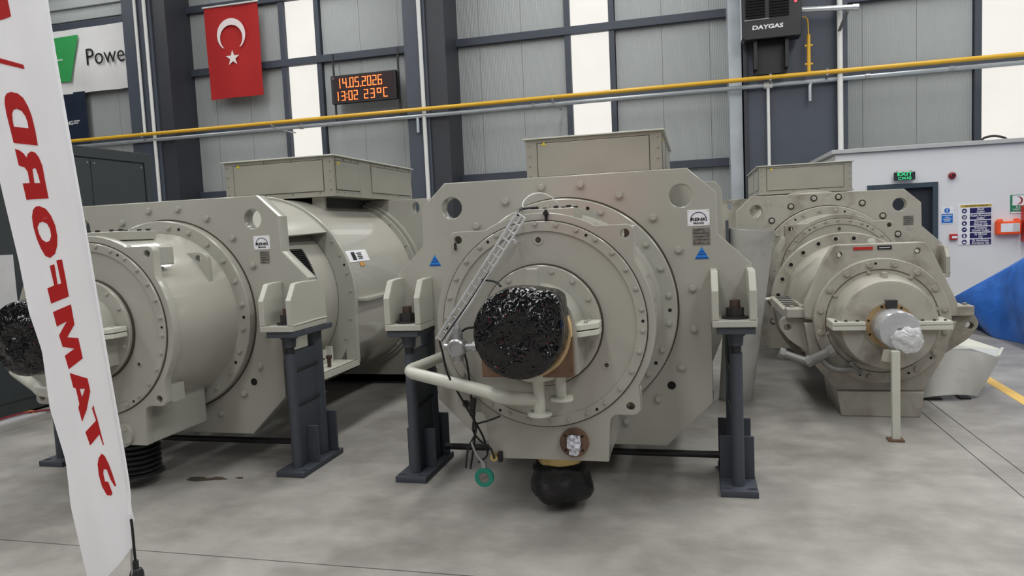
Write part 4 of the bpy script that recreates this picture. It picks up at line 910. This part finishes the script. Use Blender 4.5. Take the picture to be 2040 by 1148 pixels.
rg = MB().lathe([(0.40, -0.985), (0.660, -0.985), (0.667, -0.978), (0.667, -0.90), (0.40, -0.90)], 0, ZG, 128).build('adapter_ring', 'paint_worn', UR)
for k in range(24):
    a = radians(7.5 + 15 * k); q = (0.612 * cos(a), ZG + 0.612 * sin(a))
    if k in (4, 13, 20): bolt_at(rg, [q], -0.985, 0.030, 0.014, 'paint_pale')
    else: holes(rg, [q], -0.985, 0.019, 'hole_black', 'paint_worn')
MB().lathe([(0.56, -0.985), (0.545, -1.05), (0.52, -1.3), (0.50, -1.7), (0.47, -2.12)], 0, ZG, 96).build('bell_housing', 'paint_worn', UR)
# slotted split flange and lugs on the bell housing
for s in (-1, 1):
    sf = MB().box(min(s * 0.48, s * 0.69), max(s * 0.48, s * 0.69), -2.10, -1.05, ZG + 0.005, ZG + 0.075).build('split_flange', 'paint_worn', UR, smooth=0, bevel=0.006)
    for k in range(6): MB().box(min(s * 0.53, s * 0.65), max(s * 0.53, s * 0.65), -1.95 + 0.15 * k, -1.88 + 0.15 * k, ZG + 0.074, ZG + 0.079).build('slot', 'hole_black', sf, smooth=0)
    MB().prism([(s * 0.30, ZG - 0.42), (s * 0.62, ZG - 0.20), (s * 0.66, ZG - 0.01), (s * 0.30, ZG - 0.01)], -2.0, -1.1).build('lower_case', 'paint_worn', UR, smooth=0)
    lp = rounded([(s * 0.30, ZG - 0.02), (s * 0.70, ZG + 0.02), (s * 0.735, ZG - 0.06), (s * 0.66, ZG - 0.17), (s * 0.42, ZG - 0.34), (s * 0.30, ZG - 0.34)], 0.04)
    if s < 0: lp = lp[::-1]
    obj('lifting_lug', plate_mesh('lifting_lug', [lp, circ(s * 0.665, ZG - 0.068, 0.028, 18)], -2.20, -2.11, 'paint_worn', 0.006), UR)
    bk = MB().box(min(s * 0.52, s * 0.68), max(s * 0.52, s * 0.68), -2.26, -2.14, ZG + 0.015, ZG + 0.095).build('clamp_block', 'paint_worn', UR, smooth=0, bevel=0.01)
    for x in (0.56, 0.63): MB().cyl((s * x, -2.2, ZG + 0.095), (s * x, -2.2, ZG + 0.112), 0.016, 8).build('bolt', 'paint_worn', bk)
up = rounded([(-0.325, 1.368), (0.325, 1.368), (0.385, 1.27), (0.545, 0.90), (0.55, ZG + 0.02), (-0.55, ZG + 0.02), (-0.545, 0.90), (-0.385, 1.27)], 0.03)
hp = obj('housing_plate', plate_mesh('housing_plate', [up[::-1], circ(-0.285, 1.29, 0.020, 16), circ(0.27, 1.30, 0.022, 16)], -2.31, -2.20, 'paint_worn', 0.008), UR)
for x, z in ((-0.29, 1.285), (0.262, 1.30)): MB().cyl((x, -2.33, z), (x, -2.20, z), 0.013, 10).build('pin', 'paint_pale', hp)
MB().box(-0.185, -0.045, -2.316, -2.31, 1.322, 1.345).build('red_plate', 'ink_red', hp, smooth=0)
MB().box(-0.012, 0.088, -2.316, -2.31, 1.320, 1.350).build('black_plate', 'ink_black', hp, smooth=0); MB().box(0.0, 0.076, -2.3175, -2.316, 1.331, 1.339).build('plate_print', 'mat_grey', hp, smooth=0)
low = [(-0.55, ZG - 0.02), (0.55, ZG - 0.02), (0.46, 0.47), (0.315, 0.20), (-0.315, 0.20), (-0.50, 0.44)]
MB().prism(low, -2.29, -1.75).build('lower_housing', 'paint_worn', UR, smooth=0, bevel=0.01)
MB().add([(-0.315, -2.33, 0.20), (0.315, -2.33, 0.20), (0.315, -1.7, 0.20), (-0.315, -1.7, 0.20), (-0.285, -2.33, 0.0), (0.285, -2.33, 0.0), (0.285, -1.7, 0.0), (-0.285, -1.7, 0.0)], [(0, 1, 2, 3), (7, 6, 5, 4), (0, 4, 5, 1), (1, 5, 6, 2), (2, 6, 7, 3), (3, 7, 4, 0)]).build('foot_box', 'paint_worn', UR, smooth=0, bevel=0.008)
bfz = MB().lathe([(0.30, -2.375), (0.482, -2.375), (0.488, -2.370), (0.488, -2.29), (0.30, -2.29)], 0, ZG, 96).build('bearing_flange', 'paint_worn', UR)
for k in range(16):
    a = radians(11 + 22.5 * k); bolt_at(bfz, [(0.447 * cos(a), ZG + 0.447 * sin(a))], -2.375, 0.022, 0.018, 'paint_worn')
    if k % 2 == 0: bolt_at(bfz, [(0.392 * cos(a + 0.04), ZG + 0.392 * sin(a + 0.04))], -2.375, 0.015, 0.012, 'paint_worn')
holes(bfz, [(0.45 * cos(radians(a)), ZG + 0.45 * sin(radians(a))) for a in (-65, -110, 95, -40)], -2.375, 0.010)
MB().lathe([(0.405, -2.375), (0.405, -2.379), (0.40, -2.379)], 0, ZG, 72).build('flange_seam', 'groove', UR)
MB().lathe([(0.370, -2.375), (0.352, -2.42), (0.338, -2.58), (0.330, -2.605), (0.312, -2.610), (0.02, -2.610)], 0, ZG, 96).build('bearing_boss', 'paint_worn', UR)
MB().box(-0.012, 0.012, -2.52, -2.40, ZG + 0.335, ZG + 0.385).build('lifting_rib', 'paint_worn', UR, smooth=0)
MB().lathe([(0.178, -2.610), (0.178, -2.625), (0.02, -2.625)], 0, ZG, 64).build('seal_rim', 'paint_worn', UR)
gr = MB().lathe([(0.13, -2.632), (0.166, -2.632), (0.168, -2.62)], 0, ZG, 64).build('seal_ring', 'gold_ring', UR)
holes(gr, [(0.152 * cos(radians(a)), ZG + 0.152 * sin(radians(a))) for a in (60, 112, 165, 205)], -2.632, 0.009)
MB().lathe([(0.132, -2.62), (0.132, -2.70), (0.136, -2.71), (0.136, -2.885), (0.130, -2.895), (0.02, -2.895)], 0, ZG, 64).build('output_shaft', 'steel', UR)
MB().prism([(-0.034, ZG + 0.135), (0.030, ZG + 0.135), (0.036, ZG + 0.195), (-0.040, ZG + 0.195)], -2.70, -2.64).build('key_block', 'bolt_dark', UR, smooth=0)
for s in (-1, 1):
    w0, w1 = sorted((s * 0.17, s * (0.40 if s < 0 else 0.41)))
    for z, h in ((ZG + 0.006, 0.026), (ZG - 0.030, 0.032)): MB().box(w0, w1, -2.66 if s > 0 else -2.66, -2.38, z, z + h).build('split_bar', 'paint_pale', UR, smooth=0, bevel=0.003)
    for x in (0.22, 0.30, 0.37): MB().cyl((s * x, -2.62, ZG + 0.032), (s * x, -2.62, ZG + 0.042), 0.011, 6).build('bolt', 'bolt_dark', UR)
# oil pipes at the left of that gearbox
MB().tube([(-0.73, -2.36, 0.515), (-0.53, -2.38, 0.445)], 0.032, 14).cyl((-0.75, -2.36, 0.522), (-0.71, -2.36, 0.508), 0.044, 8).build('oil_pipe', 'zinc_dull', UR)
MB().tube([(-0.54, -2.38, 0.447), (-0.36, -2.42, 0.545)], 0.040, 14).cyl((-0.385, -2.415, 0.53), (-0.345, -2.42, 0.555), 0.052, 8).cyl((-0.55, -2.38, 0.44), (-0.51, -2.38, 0.465), 0.048, 8).build('oil_pipe', 'zinc_dull', UR)
MB().tube(smooth_path([(-0.45, -2.40, 0.50), (-0.40, -2.40, 0.43), (-0.33, -2.42, 0.395), (-0.22, -2.43, 0.40)], 5), 0.024, 12).build('oil_pipe', 'zinc_dull', UR)
MB().tube([(-0.24, -2.44, 0.455), (-0.15, -2.44, 0.365)], 0.014, 8).cyl((-0.235, -2.46, 0.45), (-0.235, -2.42, 0.45), 0.016, 8).cyl((-0.155, -2.46, 0.37), (-0.155, -2.42, 0.37), 0.016, 8).build('pipe_clamp', 'zinc_dull', UR)
MB().tube([(-0.80, -1.2, 0.83), (-0.66, -1.1, 0.82)], 0.018, 10).build('rear_rod', 'paint_pale', UR)
# clear film over the shaft end, bunched at its lower right
fe = empty('shaft_film', (1.385, 5.555, ZG), label='crumpled clear plastic film bundled over the bare shaft end', cat='plastic wrap')
from mathutils import noise as _n
def film(name, prof, cx, cz, m, amp, n=44):
    b = MB(); vs = []
    for r, y in prof:
        for i in range(n):
            a = 2 * pi * i / n; q = Vector((cx + r * cos(a), y, cz + r * sin(a))); d = _n.noise(q * 24); d2 = _n.noise(q * 55 + Vector((3, 1, 2)))
            vs.append((cx + r * (1 + amp * d) * cos(a), y + amp * 0.12 * d + amp * 0.05 * d2, cz + r * (1 + amp * d + amp * 0.4 * d2) * sin(a)))
    b.add(vs, [(j * n + i, j * n + (i + 1) % n, (j + 1) * n + (i + 1) % n, (j + 1) * n + i) for j in range(len(prof) - 1) for i in range(n)])
    b.build(name, m, fe, smooth=70)
film('film_sleeve', [(0.1385, 0.17), (0.139, 0.10), (0.139, 0.03), (0.138, 0.0), (0.12, -0.006), (0.07, -0.008), (0.0, -0.009)], 0, 0, 'film_thin', 0.02)
import bmesh
bm = bmesh.new(); bmesh.ops.create_icosphere(bm, subdivisions=4, radius=1.0)
for v in bm.verts:
    q = v.co.copy(); d = _n.noise(q * 1.6) * 0.30 + _n.noise(q * 3.7) * 0.20 + abs(_n.noise(q * 7.0)) * 0.16
    v.co = Vector((0.045 + q.x * 0.098 * (1 + d), -0.045 + q.y * 0.055 * (1 + d), -0.055 + q.z * 0.082 * (1 + d)))
me = bpy.data.meshes.new('film_bundle'); bm.to_mesh(me); bm.free(); finish(me, 'clear_film', 60); obj('film_bundle', me, fe)
# prop under the shaft
ps = empty('shaft_prop', (1.335, 5.47, 0), label='slim grey steel prop standing under the bare shaft end', cat='prop')
MB().box(-0.026, 0.026, -0.02, 0.02, 0.014, 0.64).build('post', 'paint_pale', ps, smooth=0, bevel=0.003)
MB().box(-0.050, 0.050, -0.04, 0.05, 0.0, 0.014).build('foot_plate', 'rust', ps, smooth=0)
MB().prism([(-0.085, 0.565), (0.026, 0.545), (0.026, 0.64), (-0.07, 0.645)], 0.02, 0.034).build('top_plate', 'paint_worn', ps, smooth=0)

# ------------------------------------------------------------------ loose curved sheet covers leaning beside the units
def curved_sheet(name, bl, br, tr_, tl, bulge, label, m, th=0.012, nu=18, nv=10, taper=1.0):
    bl, br, tr_, tl = map(Vector, (bl, br, tr_, tl)); nrm = (br - bl).cross(tl - bl).normalized(); vs = []
    if nrm.y > 0: nrm = -nrm
    for s in (0, 1):
        for j in range(nv + 1):
            for i in range(nu + 1):
                u, v = i / nu, j / nv; p = (bl * (1 - u) + br * u) * (1 - v) + (tl * (1 - u) + tr_ * u) * v
                vs.append(p + nrm * (bulge * (1 - (2 * u - 1) ** 2)) - nrm * th * s)
    k = (nu + 1) * (nv + 1); fs = []
    for j in range(nv):
        for i in range(nu):
            a = j * (nu + 1) + i; fs += [(a, a + 1, a + nu + 2, a + nu + 1), (k + a, k + a + nu + 1, k + a + nu + 2, k + a + 1)]
    for i in range(nu): a = i; fs.append((a, k + a, k + a + 1, a + 1)); a = nv * (nu + 1) + i; fs.append((a, a + 1, k + a + 1, k + a))
    for j in range(nv): a = j * (nu + 1); fs.append((a, a + nu + 1, k + a + nu + 1, k + a)); a += nu; fs.append((a, k + a, k + a + nu + 1, a + nu + 1))
    c = (bl + br) / 2; e = empty(name, (c.x, c.y, 0), label=label, cat='sheet cover')
    b = MB(); b.add([q - Vector((c.x, c.y, 0)) for q in vs], fs); b.build('curved_sheet', m, e, smooth=50)
    return e, c
e, c = curved_sheet('sheet_cover', (0.175, 6.64, 0.0), (0.455, 6.58, 0.0), (0.648, 6.42, 1.50), (0.285, 6.48, 1.535), 0.10, 'tall curved grey sheet cover standing between middle and far right units', 'sheet_grey')
MB().box(-0.055, -0.035, -0.20, -0.06, 1.36, 1.60).build('end_flange', 'dark_steel', e, smooth=0)
MB().box(-0.03, 0.30, -0.13, -0.115, 1.505, 1.520).build('top_edge', 'sheet_grey', e, smooth=0)
e, c = curved_sheet('sheet_cover', (1.80, 6.70, 0.012), (2.30, 6.80, 0.012), (2.525, 7.0, 0.30), (2.02, 6.95, 0.38), 0.09, 'low curved grey sheet cover lying beside the far right unit', 'sheet_grey')
MB().add([(-0.05, 0.18, 0.40), (0.24, 0.20, 0.40), (0.46, 0.26, 0.315), (0.62, 0.62, 0.32), (0.35, 0.72, 0.42), (-0.02, 0.6, 0.42)], [(0, 1, 2, 3, 4, 5)]).add([(0.455, 0.25, 0.312), (0.48, 0.25, 0.312), (0.66, 0.66, 0.31), (0.635, 0.66, 0.31), (0.455, 0.25, 0.33), (0.48, 0.25, 0.33), (0.66, 0.66, 0.33), (0.635, 0.66, 0.33)], [(0, 3, 2, 1), (4, 5, 6, 7), (0, 1, 5, 4), (1, 2, 6, 5), (2, 3, 7, 6), (3, 0, 4, 7)]).build('inner_sheet', 'paint_pale', e, smooth=0)
MB().box(-0.2, -0.05, -0.03, 0.5, 0.0, 0.012).box(0.1, 0.18, 0.0, 0.4, 0.0, 0.012).build('packing', 'black_steel', e, smooth=0)

# ------------------------------------------------------------------ blue tarpaulin over something bulky
b = MB(); nu, nv = 40, 26; vs = []
def tarp_pt(u, v):
    # u along the long side from far to near, v from the lower left hem over the ridge and down the other side
    hem = Vector((3.62, 10.95, 0.0)).lerp(Vector((3.62, 6.9, 0.0)), u)
    ridge = Vector((3.40, 10.95, 0.44)).lerp(Vector((4.05, 9.0, 1.42)), min(1, u / 0.5)) if u < 0.5 else Vector((4.05, 9.0, 1.42)).lerp(Vector((4.3, 7.0, 1.1)), (u - 0.5) / 0.5)
    far = ridge + Vector((1.1, 0.1, 0.12)); end = Vector((ridge.x + 2.2, ridge.y, 0))
    if v < 0.45: t = v / 0.45; p = hem.lerp(ridge, t); p.x -= 0.10 * sin(pi * t)
    elif v < 0.75: p = ridge.lerp(far, (v - 0.45) / 0.30)
    else: p = far.lerp(end, (v - 0.75) / 0.25)
    w = 0.03 * sin(9 * u * 6.28 * 0.4 + 7 * v) + 0.02 * sin(23 * u + 11 * v)
    p = p + Vector((w * 1.3, w * 0.4, w * 0.6 if v > 0.03 else 0)); p.z = max(p.z, 0.004); return p
for j in range(nv + 1):
    for i in range(nu + 1): vs.append(tarp_pt(i / nu, j / nv))
b.add(vs, [(j * (nu + 1) + i, j * (nu + 1) + i + 1, (j + 1) * (nu + 1) + i + 1, (j + 1) * (nu + 1) + i) for j in range(nv) for i in range(nu)])
for side in (0, nu):
    ring = [j * (nu + 1) + side for j in range(nv + 1)]; b.f.append(tuple(ring))
o = b.build('tarpaulin', 'tarp_blue', None, smooth=70); tag(o, 'bright blue tarpaulin draped over a bulky shape by the office', 'tarpaulin')

# ------------------------------------------------------------------ dark canopy cabinet and things at the left edge
cb = empty('dark_cabinet', (-7.75, 4.3, 0), label='tall dark grey steel cabinet behind the left gear unit', cat='cabinet')
MB().box(-1.25, 1.25, 0, 3.354, 0.02, 2.735).build('body', 'cabinet_dark', cb, smooth=0, bevel=0.01)
MB().box(1.25, 1.27, 0.0, 3.354, 2.62, 2.735).box(1.25, 1.27, 3.24, 3.354, 0.1, 2.62).build('frame', 'cabinet_dark', cb, smooth=0, bevel=0.003)
for k in range(4):
    MB().box(1.25, 1.258, 0.02 + 0.805 * k, 0.815 + 0.805 * k, 0.15, 2.61).build('door_panel', 'cabinet_dark', cb, smooth=0, bevel=0.003)
    for y in (0.06, 0.77): MB().cyl((1.258, y + 0.805 * k, 2.56), (1.266, y + 0.805 * k, 2.56), 0.012, 8).build('rivet', 'zinc', cb)
o = MB().box(-6.476, -6.46, 4.9, 5.65, 0.95, 1.585).build('notice_board', 'mat_grey', smooth=0); tag(o, 'pale grey notice panel on the dark cabinet at the left edge', 'panel')
pm_ = empty('floor_mat', (-6.4, 5.4, 0), label='pale grey mat on the floor at the left edge', cat='mat')
MB().box(-1.2, 0.10, -0.6, 0.30, 0, 0.012).build('sheet', 'mat_grey', pm_, smooth=0); MB().box(-0.10, 0.03, 0.22, 0.30, 0.012, 0.022).build('yellow_tape', 'line_yellow', pm_, smooth=0)
o = MB().tube(smooth_path([(-6.44, 4.9, 0.03), (-6.42, 5.15, 0.03), (-6.44, 5.40, 0.03), (-6.40, 5.60, 0.03), (-6.2, 5.8, 0.02)], 6), 0.010, 8).build('red_cable', 'maroon'); tag(o, 'dark red cable lying across the pale floor mat', 'cable')
# pale sheet offcut on the floor behind the left unit
o = MB().prism([(-0.35, 0), (0.30, 0), (0.10, 0.10), (-0.05, 0.12)], 0, 0.25).build('metal_offcut', 'paint_pale', None, (-2.35, 7.7, 0), smooth=0); tag(o, 'pale folded sheet-metal piece on the floor behind the units', 'sheet metal')

# ------------------------------------------------------------------ white feather flag close to the camera
FX, FY = -2.286, 2.4
#base [-2.286  2.4    0.218]
FLAG_LEFT = [(-0.673, 3.045), (-0.606, 2.48), (-0.53, 2.067), (-0.493, 1.845), (-0.443, 1.567), (-0.413, 1.346), (-0.367, 1.187), (-0.351, 0.943), (-0.296, 0.719), (-0.29, 0.524), (-0.242, 0.225), (-0.22, 0.123)]
FLAG_RIGHT = [(-0.231, 3.016), (-0.183, 2.705), (-0.163, 2.529), (-0.147, 2.353), (-0.129, 2.175), (-0.106, 2.016), (-0.077, 1.779), (-0.062, 1.594), (-0.038, 1.309), (-0.029, 1.125), (-0.017, 0.855), (-0.004, 0.645), (0.001, 0.497), (0.01, 0.478), (-0.013, 0.421), (0.0, 0.377), (-0.064, 0.291), (-0.123, 0.234), (-0.212, 0.124)]
FLAG_POLE = [(-0.195, 3.011), (-0.163, 2.529), (-0.106, 2.016), (-0.062, 1.594), (-0.029, 1.125), (-0.004, 0.645), (-0.002, 0.454), (0.003, 0.336), (0.0, 0.218)]
FLAG_LETTERS = {
  'A1': [[(-0.43, 2.65), (-0.364, 2.642), (-0.362, 2.611), (-0.354, 2.548), (-0.404, 2.536), (-0.445, 2.531)]],
  'bar': [[(-0.462, 2.403), (-0.423, 2.389), (-0.318, 2.354), (-0.314, 2.336), (-0.426, 2.369), (-0.465, 2.38)]],
  'D': [[(-0.381, 2.25), (-0.355, 2.243), (-0.334, 2.224), (-0.316, 2.188), (-0.304, 2.151), (-0.294, 2.095), (-0.288, 2.03), (-0.39, 2.046), (-0.4, 2.101), (-0.412, 2.165), (-0.415, 2.207), (-0.411, 2.231), (-0.4, 2.245)], [(-0.363, 2.182), (-0.344, 2.172), (-0.33, 2.15), (-0.323, 2.126), (-0.321, 2.101), (-0.382, 2.111), (-0.385, 2.136), (-0.385, 2.163), (-0.377, 2.178)]],
  'R': [[(-0.387, 2.022), (-0.366, 2.015), (-0.349, 2.001), (-0.338, 1.983), (-0.331, 2.0), (-0.317, 2.008), (-0.301, 2.002), (-0.288, 1.982), (-0.276, 1.947), (-0.269, 1.879), (-0.261, 1.815), (-0.354, 1.814), (-0.365, 1.881), (-0.332, 1.881), (-0.337, 1.926), (-0.348, 1.944), (-0.376, 1.955)], [(-0.318, 1.935), (-0.309, 1.942), (-0.302, 1.934), (-0.295, 1.906), (-0.29, 1.879), (-0.314, 1.88)]],
  'O': [[(-0.301, 1.786), (-0.276, 1.774), (-0.256, 1.743), (-0.242, 1.704), (-0.237, 1.661), (-0.24, 1.623), (-0.251, 1.589), (-0.271, 1.573), (-0.289, 1.582), (-0.306, 1.613), (-0.322, 1.656), (-0.333, 1.704), (-0.335, 1.743), (-0.327, 1.772), (-0.315, 1.784)], [(-0.29, 1.722), (-0.273, 1.712), (-0.263, 1.688), (-0.261, 1.662), (-0.268, 1.643), (-0.282, 1.637), (-0.299, 1.649), (-0.31, 1.673), (-0.315, 1.699), (-0.305, 1.718)]],
  'F': [[(-0.247, 1.562), (-0.225, 1.565), (-0.216, 1.493), (-0.207, 1.412), (-0.28, 1.386), (-0.292, 1.449), (-0.261, 1.46), (-0.274, 1.541), (-0.256, 1.546), (-0.248, 1.463), (-0.233, 1.467)]],
  'M': [[(-0.274, 1.351), (-0.201, 1.379), (-0.192, 1.296), (-0.222, 1.245), (-0.18, 1.239), (-0.167, 1.155), (-0.223, 1.113), (-0.236, 1.169), (-0.196, 1.197), (-0.243, 1.207), (-0.255, 1.254), (-0.219, 1.311), (-0.262, 1.291)]],
  'A': [[(-0.22, 1.097), (-0.153, 1.071), (-0.145, 1.018), (-0.162, 0.941), (-0.181, 0.894), (-0.193, 0.953), (-0.188, 0.968), (-0.199, 1.033), (-0.209, 1.037)], [(-0.184, 1.03), (-0.164, 1.029), (-0.177, 0.994)]],
  'T': [[(-0.135, 0.959), (-0.133, 0.941), (-0.122, 0.895), (-0.113, 0.844), (-0.103, 0.793), (-0.106, 0.792), (-0.118, 0.837), (-0.154, 0.794), (-0.17, 0.85), (-0.128, 0.895), (-0.141, 0.946)]],
  'S': [[(-0.113, 0.756), (-0.102, 0.746), (-0.088, 0.711), (-0.077, 0.675), (-0.063, 0.619), (-0.068, 0.617), (-0.083, 0.646), (-0.096, 0.69), (-0.108, 0.692), (-0.11, 0.674), (-0.105, 0.64), (-0.093, 0.638), (-0.079, 0.589), (-0.084, 0.58), (-0.099, 0.583), (-0.116, 0.621), (-0.126, 0.668), (-0.129, 0.714), (-0.124, 0.74)]],
}

def interp(L, z):
    for (x0, z0), (x1, z1) in zip(L, L[1:]):
        if z0 >= z >= z1: return x0 + (x1 - x0) * (z0 - z) / (z0 - z1 + 1e-9)
    return L[0][0] if z > L[0][1] else L[-1][0]
def ripple(x, z): return 0.012 * sin(26 * (x + 0.16 * z)) + 0.008 * sin(11 * x + 3 * z)
ff = empty('feather_flag', (FX, FY, 0), label='tall white feather flag with mirrored red lettering near the camera', cat='flag')
b = MB(); nz, nx = 90, 22; vs = []
for s in (0, 1):
    for j in range(nz + 1):
        z = 3.0 + (0.126 - 3.0) * j / nz; xl, xr = interp(FLAG_LEFT, z), interp(FLAG_RIGHT, z)
        if xr < xl: xr = xl + 0.002
        for i in range(nx + 1):
            x = xl + (xr - xl) * i / nx; vs.append((x, ripple(x, z) + 0.003 * s, z))
k = (nx + 1) * (nz + 1); fs = []
for j in range(nz):
    for i in range(nx):
        a = j * (nx + 1) + i; fs += [(a, a + nx + 1, a + nx + 2, a + 1), (k + a, k + a + 1, k + a + nx + 2, k + a + nx + 1)]
    a = j * (nx + 1); fs.append((a, k + a, k + a + nx + 1, a + nx + 1)); a += nx; fs.append((a, a + nx + 1, k + a + nx + 1, k + a))
b.add(vs, fs).build('fabric', 'feather_white', ff, smooth=70)
for nm, loops in FLAG_LETTERS.items():
    me = plate_mesh('letter', loops, -0.0022, -0.0008, 'feather_red', 0.0)
    import bmesh
    bm = bmesh.new(); bm.from_mesh(me); bmesh.ops.triangulate(bm, faces=bm.faces)
    for _ in range(3): bmesh.ops.subdivide_edges(bm, edges=[e_ for e_ in bm.edges if e_.calc_length() > 0.03], cuts=1, use_grid_fill=False); bmesh.ops.triangulate(bm, faces=bm.faces)
    for v in bm.verts: v.co.y += ripple(v.co.x, v.co.z)
    bm.to_mesh(me); bm.free(); finish(me, 'feather_red', 60)
    obj('letter', me, ff)
MB().tube(smooth_path([(x - 0.006, 0.008 + ripple(x, z), z) for x, z in FLAG_POLE if z > 0.6] + [(-0.006, 0.01, 0.50)], 4), 0.0065, 10).build('pole_sleeve', 'feather_white', ff)
MB().tube([(-0.002, 0.014, 0.48), (0.0, 0.014, 0.44), (0.002, 0.012, 0.34), (0.004, 0.012, 0.20), (0.006, 0.012, 0.03)], 0.0055, 10).build('pole', 'cable_black', ff)
MB().tube([(0.0, 0.0, 0.36), (0.004, -0.012, 0.30), (0.002, -0.010, 0.22)], 0.004, 8).build('cord', 'zinc', ff)
MB().cyl((0.003, 0.012, 0.255), (0.003, 0.012, 0.305), 0.012, 12).build('sleeve', 'black_steel', ff)
kb = MB(); kb.tube([(0.004, 0.012, z) for z in (0.272, 0.268, 0.250, 0.225, 0.205, 0.20)], 0.02, 12, rs=[0.012, 0.022, 0.028, 0.028, 0.020, 0.012]).build('rotator_knob', 'black_steel', ff)
MB().box(-0.20, 0.20, -0.18, 0.20, 0.0, 0.02).build('ground_plate', 'black_steel', ff, smooth=0, bevel=0.006)
MB().cyl((0.006, 0.012, 0.02), (0.006, 0.012, 0.12), 0.016, 14).build('spigot', 'black_steel', ff)
